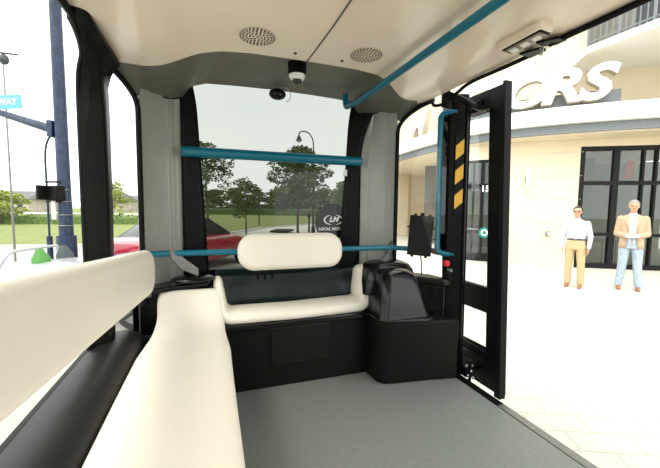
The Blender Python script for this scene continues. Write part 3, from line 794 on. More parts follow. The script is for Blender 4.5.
# treeline beyond the lawn
base_trees = []
R = random.Random(21)
for k in range(4):
    base_trees.append(tree(W(-36+k*5.6, 88+R.uniform(-1, 1), GZ), 5.6+k*.4, 7.0, 1500, .30, 30+k, 'farleaf', 'leafy tree in the distant treeline beyond the lawn', trunk=.18, clear=.1, group='distant treeline'))
def copy_tree(o, parent=None):
    c = o.copy(); COL.objects.link(c); c.parent = parent
    for ch in o.children: copy_tree(ch, c)
    return c
i = 0
for lat, dp in [(-36+k*5.6, 88) for k in range(4, 8)]+[(-38.5+k*6.1, 97) for k in range(8)]:
    c = copy_tree(base_trees[i % 4]); c.location = W(lat, dp+R.uniform(-1, 1), GZ); c.rotation_euler.z = R.uniform(0, 6)
    s = R.uniform(.9, 1.15); c.scale = (s, s, s*R.uniform(.85, 1.15)); i += 1
# hedges
def hedge(p0, p1, h, wd, n, lab, seed, m='hedge'):
    R = random.Random(seed); a, c = Vector(W(*p0, GZ)), Vector(W(*p1, GZ)); L = (c-a).length; d = (c-a).normalized(); s = Vector((-d.y, d.x, 0))
    b = B()
    N = max(8, int(L/1.2))
    rings = []
    for i in range(N+1):
        p = a+d*L*i/N; hh = h*R.uniform(.82, 1.0)
        rings.append([p-s*wd/2, p-s*wd*.45+Vector((0, 0, hh*.8)), p+Vector((0, 0, hh)), p+s*wd*.45+Vector((0, 0, hh*.8)), p+s*wd/2])
    b.loft(rings)
    for _ in range(n):
        p = a+d*R.uniform(0, L)+s*R.uniform(-.5, .5)*wd+Vector((0, 0, h*R.uniform(.2, 1.08))); q = .12*R.uniform(.6, 1.4)*max(1, L/60)
        v = [Vector((R.uniform(-q, q), R.uniform(-q, q), R.uniform(-q, q))) for _ in range(3)]; b.b.faces.new([b.b.verts.new(p+x) for x in v])
    return tag(obj('hedge', b, m, smooth=False), lab, 'hedge')
hedge((-42, 26), (-13.5, 30), .8, 2.2, 2500, 'clipped green hedge crossing the lawn outside the left windows', 1, 'hedgel')
hedge((-34, 66), (20, 62), 1.35, 1.6, 3000, 'long dark hedge at the far edge of the lawn below the treeline', 2)

# far houses
hr = random.Random(5)
housel = [(-66, 74, 9, 0, 'far house on the horizon left of the black signal box'), (-51, 80, 8, 0, 'nearer house on the horizon between the black and grey pillars'), (-57, 97, 9, 1, 'farther pale house on the horizon beside the left grey pillar')]
for k, (la, dp, wd, kk, lab) in enumerate(housel):
    h = thing('house', lab, 'house', W(la, dp, GZ), math.radians(-19))
    obj('house_walls', B().bx(-wd/2, wd/2, -4, 4, 0, 2.6), 'houses' if not kk else 'housew', h, local=True)
    b = B().loft([[Vector((-wd/2-.4, -4.5, 2.6)), Vector((-wd/2-.4, 4.5, 2.6)), Vector((-wd/2-.4+1, 0, 4.4))], [Vector((wd/2+.4, -4.5, 2.6)), Vector((wd/2+.4, 4.5, 2.6)), Vector((wd/2-.6, 0, 4.4))]])
    obj('roof', b, 'roofs', h, local=True, smooth=False)
    for x in (-wd*.3, 0, wd*.3): obj('window', B().bx(x-.5, x+.5, -4.05, -3.98, .9, 2.0), 'carglass', h, local=True)

# street lamp beyond the windshield ---------------------------------
sx, sy = W(-.98, 20.2)
sl = thing('street_lamp', 'tall dark street lamp with curved arm and two bell lanterns', 'street lamp', (sx, sy, GZ))
rt = Vector((.945, -.328, 0))
P = lambda l, z: Vector((sx, sy, 0))+rt*l+Vector((0, 0, z))
obj('pole', B().tube([P(0, GZ), P(0, GZ+.5), P(0, GZ+.52), P(0, 4.6)], [.13, .11, .065, .045], 12), 'poleblk', sl)
obj('arm', B().tube(smoothpath([P(0, 4.5), P(-.05, 5.1), P(-.28, 5.5), P(-.65, 5.62), P(-.84, 5.5), P(-.86, 5.35)], 6), .035, 8), 'poleblk', sl)
def lantern(l, z):
    b = B().tube([P(l, z+.12), P(l, z+.06), P(l, z), P(l, z-.12), P(l, z-.2)], [.03, .08, .1, .14, .20], 14)
    o = obj('lantern', b, 'poleblk', sl)
    obj('globe', B().ell(P(l, z-.22), (.12, .12, .1), 12), 'whitep', o)
lantern(-.86, 5.28); lantern(.50, 2.95)
obj('arm', B().tube(smoothpath([P(0, 2.7), P(.12, 3.2), P(.35, 3.35), P(.48, 3.2), P(.5, 3.05)], 5), .025, 8), 'poleblk', sl)
# slender stand by the lamp
gx, gy = W(-1.25, 20.6)
bo = thing('parking_meter', 'small dark post standing between tree and lamp', 'post', (gx, gy, GZ))
obj('post', B().cyl((gx, gy, GZ), (gx, gy, GZ+1.0), .06, .05), 'poleblk', bo)
obj('meter_head', B().ell((gx, gy, GZ+1.15), (.12, .1, .2), 12), 'poleblk', bo)
gx, gy = W(-6.2, 30)
bo = thing('bollard_light', 'thin dark post at the lawn edge between the two windshield trees', 'post', (gx, gy, GZ))
obj('post', B().cyl((gx, gy, GZ), (gx, gy, GZ+1.5), .06, .05), 'poleblk', bo)
obj('post_cap', B().bx(gx-.15, gx+.15, gy-.12, gy+.12, GZ+1.4, GZ+1.7), 'poleblk', bo, bev=.03)

# traffic signal pole on the left ------------------------------------
px, py = W(-5.02, 6.5)
tp = thing('signal_pole', 'large navy metal signal pole outside the left window', 'pole', (px, py, GZ))
obj('pole_shaft', B().tube([(px, py, GZ), (px, py, 1.6), (px, py, 6.6)], [.128, .108, .088], 24), 'pole', tp)
obj('pole_collar', B().cyl((px, py, GZ), (px, py, .66), .17, .16, n=24), 'pole', tp)
for z in (.85, 1.05, 1.30, 1.52): obj('pole_band', B().tube([(px+.122*math.cos(a), py+.122*math.sin(a), z) for a in [2*PI*i/24 for i in range(25)]], .008, 6), 'steel', tp)
obj('band_plate', B().box((px-.13, py-.14, 1.15), (.07, .03, .36), Matrix.Rotation(math.radians(-19), 4, 'Z')), 'whitep', tp, bev=.004)
Q = lambda l, f, z: Vector((px, py, z))+rt*l+Vector((.327, .945, 0))*f
obj('mast_arm', B().tube([Q(-.1, 0, 2.62), Q(-1.5, .3, 3.04)], [.085, .06], 14), 'pole', tp)
obj('arm_flange', B().box(Q(-.15, 0, 2.64), (.10, .2, .30), Matrix.Rotation(math.radians(-19), 4, 'Z')), 'pole', tp, bev=.01)
ss = thing('street_sign', 'light blue street name sign on the signal mast arm', 'sign', Q(-1.15, .1, 3.05))
smt = frame(Q(-1.12, .12, 3.16), rt+Vector((0, 0, .05)), (0, 0, 1))
b = B().box((0, 0, 0), (.62, .26, .012)); bmesh.ops.transform(b.b, matrix=smt, verts=b.b.verts); obj('sign_plate', b, 'bluesign', ss, bev=.003)
text('sign_words', 'WAY', .16, 'white', ss, smt @ Matrix.Translation((.04, 0, .009)), off=.004)
b = B().cyl(Q(-1.15, .14, 3.05), Q(-1.15, .14, 3.13), .015); obj('sign_clamp', b, 'steel', ss)
# pale overhead lamp far up at the left edge
ax, ay = W(-8.9, 9.6)
al = thing('distant_lamp', 'thin grey pole with small lamp head above the blue sign', 'street lamp', (ax, ay, GZ))
obj('pole', B().tube([(ax, ay, GZ), (ax, ay, 5.1)], [.03, .02], 10), 'steel', al)
b = B().ell((ax+.02, ay, 5.15), (.12, .1, .14), 12); b.bx(ax-.35, ax+.35, ay-.03, ay+.03, 5.3, 5.33)
obj('lamp_head', b, 'poleblk', al)
# pedestrian signal on brackets
ps = thing('pedestrian_signal', 'black boxy signal head bracketed to the navy pole', 'signal', Q(-.42, -.25, 1.35))
obj('housing', B().box(Q(-.06, -.14, 1.45), (.25, .2, .28), Matrix.Rotation(math.radians(-34), 4, 'Z')), 'black', ps, bev=.02)
obj('visor', B().box(Q(-.19, -.24, 1.46), (.06, .24, .26), Matrix.Rotation(math.radians(-34), 4, 'Z')), 'black', ps, bev=.01)
for z in (1.66, 1.30): obj('bracket', B().tube([Q(-.25, -.12, z), Q(.05, -.16, z)], .018, 8), 'black', ps)
qx, qy = W(-5.55, 6.75)
tw = thing('conduit_post', 'thin dark post with curved top beside the navy pole', 'post', (qx, qy, GZ))
obj('post', B().tube(smoothpath([(qx, qy, GZ), (qx, qy, 1.4), (qx, qy, 2.2), (qx+.06, qy, 2.5), (qx+.18, qy-.03, 2.62)], 5), .02, 8), 'pole', tw)
obj('post_foot', B().cyl((qx, qy, GZ), (qx, qy, .62), .05), 'pole', tw)

# cars ---------------------------------------------------------------
def wheel(parent, x, y, r=.32):
    b = B().cyl((x, y-.11, r), (x, y+.11, r), r, n=28); o = obj('wheel', b, 'rubber', parent, local=True, bev=.03)
    s = -1 if y < 0 else 1
    b = B().cyl((x, y+s*.09, r), (x, y+s*.118, r), r*.66, n=24)
    obj('wheel_rim', b, 'steel', o, local=True, bev=.01)
    for k in range(5):
        a = 2*PI*k/5; obj('rim_spoke', B().tube([(x, y+s*.122, r), (x+r*.6*math.cos(a), y+s*.122, r+r*.6*math.sin(a))], .022, 6), 'rubber', o, local=True)
def carbody(prof, hw):
    rings = []
    for x, z0, z1, k in prof:
        w_ = hw*k; r = .12
        rings.append([Vector(q) for q in ((x, -w_+.08, z0), (x, -w_, z0+.12), (x, -w_-.0, z0+(z1-z0)*.6), (x, -w_+.05, z1-.10), (x, -w_+.22, z1-.015), (x, 0, z1), (x, w_-.22, z1-.015), (x, w_-.05, z1-.10), (x, w_, z0+(z1-z0)*.6), (x, w_, z0+.12), (x, w_-.08, z0))])
    return B().loft(rings)
# front of car is +x
def sedan(loc, rz, lab, m):
    t = thing('parked_car', lab, 'car', loc, rz)
    obj('body', carbody([(-2.15, .42, .70, .80), (-2.1, .30, .88, .90), (-1.75, .25, .97, .98), (-1.0, .22, .97, 1), (0, .20, .93, 1), (.9, .22, .95, 1), (1.5, .24, .86, .97), (1.95, .28, .74, .90), (2.15, .36, .60, .78)], .88), m, t, local=True, sub=1)
    rings = []
    for x, z, k in ((-1.55, .93, .80), (-.95, 1.30, .70), (-.4, 1.40, .68), (.15, 1.38, .68), (.95, .93, .80)):
        rings.append([Vector((x, -.88*k, .90)), Vector((x, -.88*k*.93, z-.05)), Vector((x, 0, z)), Vector((x, .88*k*.93, z-.05)), Vector((x, .88*k, .90))])
    obj('windows', B().loft(rings), 'carglass', t, local=True)
    obj('roof', B().loft([[Vector((x, -.57, z-.03)), Vector((x, 0, z+.02)), Vector((x, .57, z-.03)), Vector((x, 0, z-.05))] for x, z in ((-.85, 1.33), (-.4, 1.41), (.12, 1.39))]), m, t, local=True, sub=1)
    for x in (-1.35, 1.38):
        for y in (-.80, .80): wheel(t, x, y)
    for y in (-.6, .6): obj('headlight', B().ell((2.0, y, .62), (.12, .16, .08), 14), 'whitep', t, local=True)
    for x in (-.55, .3): obj('door_handle', B().bx(x, x+.17, -.90, -.87, .80, .83), 'chrome', t, local=True)
    return t
# nose to the right, roughly crossing the view
sedan(W(-3.75, 9.0, GZ-.03), math.radians(54), 'dark red car parked ahead, behind the left grey pillar', 'carred')
# small open white car
wc = thing('open_car', 'white open-topped car with a green seat outside the left window', 'car', W(-3.35, 5.1, GZ-.03), math.radians(-19))
obj('body', carbody([(-1.28, .42, .66, .75), (-1.22, .3, .78, .88), (-.95, .24, .84, .98), (-.2, .22, .86, 1), (.3, .22, .90, 1), (.8, .24, .84, .96), (1.15, .28, .70, .86), (1.25, .36, .58, .72)], .66), 'carwhite', wc, local=True, sub=1)
for x in (-.85, .8):
    for y in (-.60, .60): wheel(wc, x, y, .27)
obj('windscreen_frame', B().tube(roundpath([(-1.15, -.50, .78), (-1.05, -.45, 1.0), (-1.05, .45, 1.0), (-1.15, .50, .78)], .12, 5), .022, 10), 'carwhite', wc, local=True)
for y, m_, l_ in ((-.20, 'green', 'lime green seat'), (.24, 'greyf', 'dark grey seat')):
    b = B().tube([(-.80, y, .74), (-.82, y, .88), (-.83, y, .95), (-.84, y, 1.02)], [.12, .11, .07, .04], 14)
    obj('seat', b, m_, wc, local=True, label=l_)

# ================================================================== BUILDING
bld = thing('shop_building', 'cream corner shop building with white canopy and dark framed glazing', 'building', W(6.5, 9.8, GZ))
def seg(p, q, z0, z1, th, b=None, back=0.):
    b = b or B(); a, c = Vector(W(*p, 0)), Vector(W(*q, 0)); d = (c-a).normalized(); n = Vector((-d.y, d.x, 0))
    if n.dot(Vector((.327, .945, 0))) < 0: n = -n
    r = [a+n*back, c+n*back, c+n*(back+th), a+n*(back+th)]
    b.prism([(v.x, v.y) for v in r], z0, z1); return b
path = [(4.0, 11.2), (4.25, 10.9), (5.15, 10.33), (6.0, 9.95), (7.0, 9.62), (8.72, 9.25), (13.5, 8.7)]
b = B(); seg(path[2], path[3], GZ, 3.2, .3, b); seg(path[3], path[4], GZ, 3.2, .3, b); seg(path[0], path[1], GZ, 3.2, .3, b)
seg(path[1], path[2], 2.75, 3.2, .3, b); seg(path[4], path[5], 3.0, 3.2, .3, b); seg(path[5], path[6], 3.0, 3.2, .3, b)
obj('ground_floor_wall', b, 'cream', bld, bev=.004)
# wall panel joints
def onpath(p, q, f): return (p[0]+(q[0]-p[0])*f, p[1]+(q[1]-p[1])*f)
b = B()
for z in (.25, .9, 1.55, 2.2, 2.85):
    for (p, q) in ((path[2], path[3]), (path[3], path[4])): seg(p, q, z, z+.012, .012, b, back=-.004)
obj('panel_joints', b, mat('cladding_joint', (.62, .52, .36), .8, noise=.05), bld)
# recess behind the corner
b = B(); seg((2.6, 20.5), (3.95, 20.5), GZ, 3.2, .3, b); seg((3.95, 20.2), (4.6, 20.2), GZ, 3.2, .3, b); seg((4.6, 20.9), (8, 20.9), GZ, 3.2, .3, b)
b.prism([W(5.0, 17.2), W(5.7, 17.2), W(5.7, 17.9), W(5.0, 17.9)], GZ, 3.2)
b.prism([W(4.0, 11.2), W(4.3, 11.2), W(7.3, 20.9), W(7.0, 20.9)], GZ, 3.2)
obj('recess_wall', b, 'cream', bld, bev=.004)
# canopy
edge = [Vector((*p, 0)) for p in ((1.4, 22), (2.2, 17.2), (2.75, 14.5), (3.7, 11.45), (4.4, 10.2), (5.1, 9.5), (6.2, 8.85), (8.0, 8.15), (11.5, 7.3), (14.5, 6.8))]
es = [tuple(v[:2]) for v in smoothpath(edge, 5)]
inner = [(15.5, 10), (8, 21.5), (1.6, 22.5)]
obj('canopy', B().prism([W(*p) for p in es+inner], 3.46, 3.88), 'canopyw', bld, smooth=False)
def offs(pl, d):
    out = []
    for i, p in enumerate(pl):
        a, c = Vector(pl[max(0, i-1)]), Vector(pl[min(len(pl)-1, i+1)]); t = (c-a).normalized(); n = Vector((-t.y, t.x))
        out.append((p[0]+n.x*d, p[1]+n.y*d))
    return out
es2 = offs(es, .16)
obj('canopy_fascia', B().prism([W(*p) for p in es2+[(15, 9.8), (7.8, 21), (1.9, 22)]], 3.24, 3.46), 'fascia', bld, smooth=False)
obj('canopy_soffit', B().prism([W(*p) for p in offs(es, .24)+[(15, 9.8), (7.8, 21), (2.0, 22)]], 3.20, 3.24), 'cream', bld, smooth=False)
# upper storey
up = [(1.9, 22.0), (4.3, 12.4), (5.4, 11.2), (6.6, 10.3), (9.2, 9.6), (14.5, 8.9)]
b = B()
for p, q in zip(up, up[1:]): seg(p, q, 3.88, 9.5, .3, b)
obj('upper_wall', b, 'cream', bld)
for p, q, f0, f1 in ((up[0], up[1], .5, .8), (up[3], up[4], .62, .9)):
    obj('upper_window', seg(onpath(p, q, f0), onpath(p, q, f1), 5.6, 7.6, .05, None, back=-.02), 'carglass', bld)
# left part glimpsed behind the quarter window: pale frames
# balcony
bp_ = [(6.45, 8.98), (7.12, 7.35), (8.2, 5.9), (15, 5.5), (14.5, 9.2), (9.2, 9.8), (6.8, 10.4)]
obj('balcony_slab', B().prism([W(*p) for p in bp_], 5.2, 5.36), 'canopyw', bld, smooth=False)
rail = B(); e0, e1, e2 = Vector((*W(6.47, 8.98), 0)), Vector((*W(7.14, 7.38), 0)), Vector((*W(8.2, 5.95), 0))
for a, c in ((e0, e1), (e1, e2)):
    L_ = (c-a).length; n = int(L_/.13)
    for k in range(n+1):
        p = a+(c-a)*k/n; r_ = .022 if k % 5 == 0 else .009
        rail.bx(p.x-r_, p.x+r_, p.y-r_, p.y+r_, 5.36, 6.4)
    for z in (5.44, 6.4): rail.tube([a+Vector((0, 0, z)), c+Vector((0, 0, z))], .022, 6)
obj('balcony_railing', rail, 'fascia', bld, smooth=False)
b = B(); b.prism([W(6.9, 9.6), W(7.2, 8.6), W(7.3, 8.6), W(7.0, 9.6)], 5.36, 7.3)
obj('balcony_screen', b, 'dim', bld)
# storefront glazing
def glazing(p, q, z0, z1, vs, hs, nm):
    a, c = Vector(W(*p, 0)), Vector(W(*q, 0)); d = (c-a); L_ = d.length; d.normalize(); rz = math.atan2(d.y, d.x); R_ = Matrix.Rotation(rz, 4, 'Z'); nn = Vector((-d.y, d.x, 0))
    t = bpy.data.objects.new(nm, None); COL.objects.link(t); t.parent = bld; t.location = a - bld.location; t.location.z = 0
    b = B()
    for f, wd in vs: b.box(a+d*L_*f+nn*.06+Vector((0, 0, (z0+z1)/2)), (wd, .12, z1-z0), R_)
    for z, h, f0, f1 in hs: b.box(a+d*L_*(f0+f1)/2+nn*.06+Vector((0, 0, z)), (L_*(f1-f0), .11, h), R_)
    obj('glazing_frame', b, 'bronze', t)
    b = B(); b.box(a+d*L_/2+nn*.07+Vector((0, 0, (z0+z1)/2)), (L_, .01, z1-z0), R_); obj('glass_pane', b, 'storeglass', t)
    return t, a, d, nn, L_, R_
tA, a, d, nn, L_, R_ = glazing(path[1], path[2], GZ, 2.75, [(0, .1), (.48, .09), (1, .1), (.24, .03)], [(2.72, .1, 0, 1), (1.95, .14, 0, 1), (.9-.38, .05, 0, 1), (GZ+.12, .26, 0, 1)], 'entrance_door')
# house number and round sticker on the glass
nrm = -nn
text('house_number', '15', .26, 'white', tA, frame(a+d*L_*.57+nrm*.02+Vector((0, 0, 1.86)), d, (0, 0, 1)), off=.008)
cpos = a+d*L_*.60+nrm*.03+Vector((0, 0, .52))
obj('round_sticker', B().cyl(cpos, cpos+nrm*.01, .165, n=32), 'tealring', tA)
obj('sticker_disc', B().cyl(cpos+nrm*.012, cpos+nrm*.018, .10, n=32), 'white', tA)
obj('sticker_dot', B().cyl(cpos+nrm*.02, cpos+nrm*.024, .055, n=24), 'tealring', tA)
obj('push_bar', B().tube([a+d*L_*.05+nrm*.06+Vector((0, 0, .62)), a+d*L_*.45+nrm*.06+Vector((0, 0, .62))], .02, 8), 'steel', tA)
tB, a, d, nn, L_, R_ = glazing(path[4], path[5], GZ, 3.0, [(0, .12), (.47, .14), (.83, .05), (1, .05)], [(2.94, .12, 0, 1), (2.0, .11, 0, 1), (.58, .09, 0, 1), (GZ+.07, .14, 0, 1)], 'shop_window')
r_ = a+d*.07+nrm*0; 
obj('red_poster', B().box(a+d*L_*.035+nn*.16+Vector((0, 0, 2.22)), (.16, .02, .42), R_), 'orange', tB)
obj('red_poster', B().box(a+d*L_*.80+nn*.5+Vector((0, 0, 2.4)), (.20, .02, .5), R_), 'orange', tB)
# inside the shop: floor, back wall and a few pale columns seen through the glass
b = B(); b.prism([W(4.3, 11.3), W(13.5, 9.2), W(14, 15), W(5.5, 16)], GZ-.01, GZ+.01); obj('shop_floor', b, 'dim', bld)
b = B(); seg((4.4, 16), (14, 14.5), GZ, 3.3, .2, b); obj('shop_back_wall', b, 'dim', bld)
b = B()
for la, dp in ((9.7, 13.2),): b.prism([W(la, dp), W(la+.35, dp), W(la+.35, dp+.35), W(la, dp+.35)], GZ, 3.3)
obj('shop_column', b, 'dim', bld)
tc_ = thing('shop_table', 'dark table with thin legs inside the shop window behind the men', 'table', W(8.0, 10.3, GZ), math.radians(-19))
obj('table_top', B().bx(-.5, .5, -.3, .3, .72, .76), 'bronze', tc_, local=True, bev=.005)
for x in (-.45, .45):
    for y in (-.25, .25): obj('leg', B().cyl((x, y, 0), (x, y, .72), .02), 'bronze', tc_, local=True)
glazing(path[5], path[6], GZ, 3.0, [(.25, .1), (.5, .1), (.75, .1), (1, .1)], [(2.94, .12, 0, 1), (2.0, .1, 0, 1), (.58, .09, 0, 1), (GZ+.07, .14, 0, 1)], 'shop_window')
# sconce and outlet on the wall
sc = Vector(W(5.72, 9.98, 0))
wl2 = thing('wall_sconce', 'narrow vertical white wall light on the cream wall beside the open door', 'wall light', (sc.x, sc.y, 1.9))
obj('sconce_body', B().box((sc.x, sc.y, 2.13), (.11, .10, .62), Matrix.Rotation(math.radians(-42), 4, 'Z')), 'whitep', wl2, bev=.02)
obj('sconce_bracket', B().box((sc.x, sc.y+.06, 2.13), (.06, .12, .1), Matrix.Rotation(math.radians(-42), 4, 'Z')), 'steel', wl2)
for f, nm, lab in ((.15, 'outlet_box', 'small grey outlet box low on the cream wall near the open door'), (.62, 'outlet_box', 'small pale outlet box on the cream wall behind the man in the lavender shirt')):
    p = onpath(path[2], path[3], f) if f < .5 else onpath(path[3], path[4], .3); v = W(p[0]-.03, p[1]-.05)
    o_ = thing(nm, lab, 'outlet', (v[0], v[1], .5)); obj('box_body', B().box((v[0], v[1], .56), (.11, .08, .13), Matrix.Rotation(math.radians(-40), 4, 'Z')), 'steel', o_, bev=.01)
    obj('box_cover', B().box((v[0]-.03, v[1]-.04, .56), (.07, .02, .09), Matrix.Rotation(math.radians(-40), 4, 'Z')), 'whitep', o_, bev=.005)
# canopy letters
lt = thing('shop_sign', 'large white slanted sign letters standing on the shop canopy', 'sign', W(6, 9, 4.0))
def pathpoint(xpix):       # where a sight bearing crosses the canopy front edge
    k = (xpix-330)/342.
    off_ = offs(es, .25)
    for p, q in zip(off_, off_[1:]):
        f0, f1 = p[0]-k*p[1], q[0]-k*q[1]
        if f0*f1 <= 0 and f0 != f1:
            t = f0/(f0-f1); return Vector((p[0]+(q[0]-p[0])*t, p[1]+(q[1]-p[1])*t)), (Vector(q)-Vector(p)).normalized()
for ch, xp, hgt, wid in (('M', 416, .8, 1.2), ('O', 456, .8, 1.1), ('T', 490, .8, 1.1), ('O', 517, .84, 1.25), ('R', 550, .86, 1.25), ('S', 582, .88, 1.25)):
    p, td = pathpoint(xp); a = Vector(W(p.x, p.y, 0)); t2 = Vector(W(td.x, td.y, 0)).normalized(); a.z = 3.96+hgt*.50
    text('letter', ch, hgt*1.32, 'white', lt, frame(a, t2, (0, 0, 1)), ext=.12, off=.04, shear=.28, sx=wid*.98)
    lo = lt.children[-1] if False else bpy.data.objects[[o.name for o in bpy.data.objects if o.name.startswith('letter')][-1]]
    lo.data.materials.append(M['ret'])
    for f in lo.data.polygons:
        if abs(f.normal.dot(t2.cross(Vector((0, 0, 1))))) < .5: f.material_index = 1  # side faces take the tan that stands in for their shadow edges
off_ = offs(es, .42); b = B()
sel = [p for p in off_ if 4.2 < p[0] < 7.45]
rg = []
for p in sel:
    v = Vector(W(*p, 0)); rg.append([v+Vector((0, 0, 3.88)), v+Vector((0, 0, 4.3)), v+Vector((.03, .09, 4.3)), v+Vector((.03, .09, 3.88))])
b.loft(rg); obj('sign_backing', b, 'fascia', lt, label='blue-grey backing rail behind the letters', smooth=False)

# ================================================================== PEOPLE
def remesh(b, name, m, parent, vox, sm=6, label=None):
    o = obj(name, b, m, parent, local=True, smooth=False)
    r = o.modifiers.new('r', 'REMESH'); r.mode = 'VOXEL'; r.voxel_size = vox
    s = o.modifiers.new('s', 'SMOOTH'); s.factor = .5; s.iterations = sm
    bake(o)
    for p in o.data.polygons: p.use_smooth = True
    if label: o['label'] = label
    return o
def V(*a): return Vector(a)
def torso(b, H, wsh, wch, wwa, whi, dch, dwa, dhi, z0, z1, g=0.):
    # elliptical torso from hips to neck base, facing -y
    prof = [(z0, whi*.96, dhi), (.50*H, whi, dhi), (.545*H, whi*.97, dhi*.97), (.60*H, wwa, dwa), (.65*H, wwa*1.02, dwa*1.03), (.71*H, wch, dch), (.765*H, wch*1.03, dch), (.80*H, wsh*.94, dch*.86), (.825*H, wsh*.72, dch*.68), (.845*H, wsh*.36, dch*.5)]
    prof = [p for p in prof if p[0] <= z1]
    b.loft([[V((w_+g)*math.cos(a), (d_+g)*math.sin(a), z) for a in [2*PI*k/24 for k in range(24)]] for z, w_, d_ in prof]); return b
def limb(b, pts, rs):
    for (p, q), (r, s) in zip(zip(pts, pts[1:]), zip(rs, rs[1:])): b.cap(p, r, q, s, 14)
def hand(b, wrist, d, palmn, side, k, curl=.4):
    # wrist position, pointing direction, palm normal
    d = d.normalized(); n = (palmn-palmn.dot(d)*d).normalized(); s = d.cross(n)*side
    pc = wrist+d*.05*k
    for j in (-1, -.33, .33, 1): b.cap(wrist+d*.01*k+s*.014*j*k, .016*k, wrist+d*.085*k+s*.027*j*k, .0125*k, 8)
    for j, L in ((-1, .064), (-.33, .074), (.33, .070), (1, .055)):
        p = wrist+d*.088*k+s*.028*j*k; a = d
        for q in range(3):
            ang = curl*(q+.6); dd = (d*math.cos(ang)+n*math.sin(ang)).normalized(); e = p+dd*L*k*(.42, .33, .25)[q]
            b.cap(p, .0095*k-.0008*q*k, e, .0088*k-.001*q*k, 8); p = e
    p = wrist+d*.025*k-s*.03*k; e = p+(d*.6-s*.7+n*.35).normalized()*.045*k; b.cap(p, .013*k, e, .011*k, 8); b.cap(e, .011*k, e+(d*.85-s*.25+n*.3).normalized()*.032*k, .009*k, 8)
def head(b, H, c, k=1.):
    # c = centre of skull, facing -y
    b.ell(c+V(0, .012, .02)*k, (.076*k, .095*k, .098*k), 20); b.ell(c+V(0, -.025, -.045)*k, (.058*k, .062*k, .072*k), 18)
    b.cap(c+V(0, -.055, -.095)*k, .026*k, c+V(0, -.058, -.09)*k, .026*k)            # chin
    b.cap(c+V(0, -.086, .012)*k, .010*k, c+V(0, -.104, -.026)*k, .014*k)               # nose
    b.cap(c+V(-.014, -.092, -.03)*k, .008*k, c+V(.014, -.092, -.03)*k, .008*k)
    b.cap(c+V(-.038, -.078, .026)*k, .010*k, c+V(.038, -.078, .026)*k, .010*k)        # brow
    for s in (-1, 1):
        b.cap(c+V(s*.077, .008, .012)*k, .012*k, c+V(s*.074, .006, -.022)*k, .009*k); b.ell(c+V(s*.04, -.055, -.025)*k, (.026*k, .028*k, .026*k), 12)
def face(body, c, k=1.):
    for s in (-1, 1): obj('eye', B().ell(c+V(s*.031, -.083, .006)*k, (.011*k, .007*k, .007*k), 12), 'eye', body, local=True)
    obj('mouth', B().ell(c+V(0, -.086, -.058)*k, (.024*k, .009*k, .006*k), 12), 'lip', body, local=True)

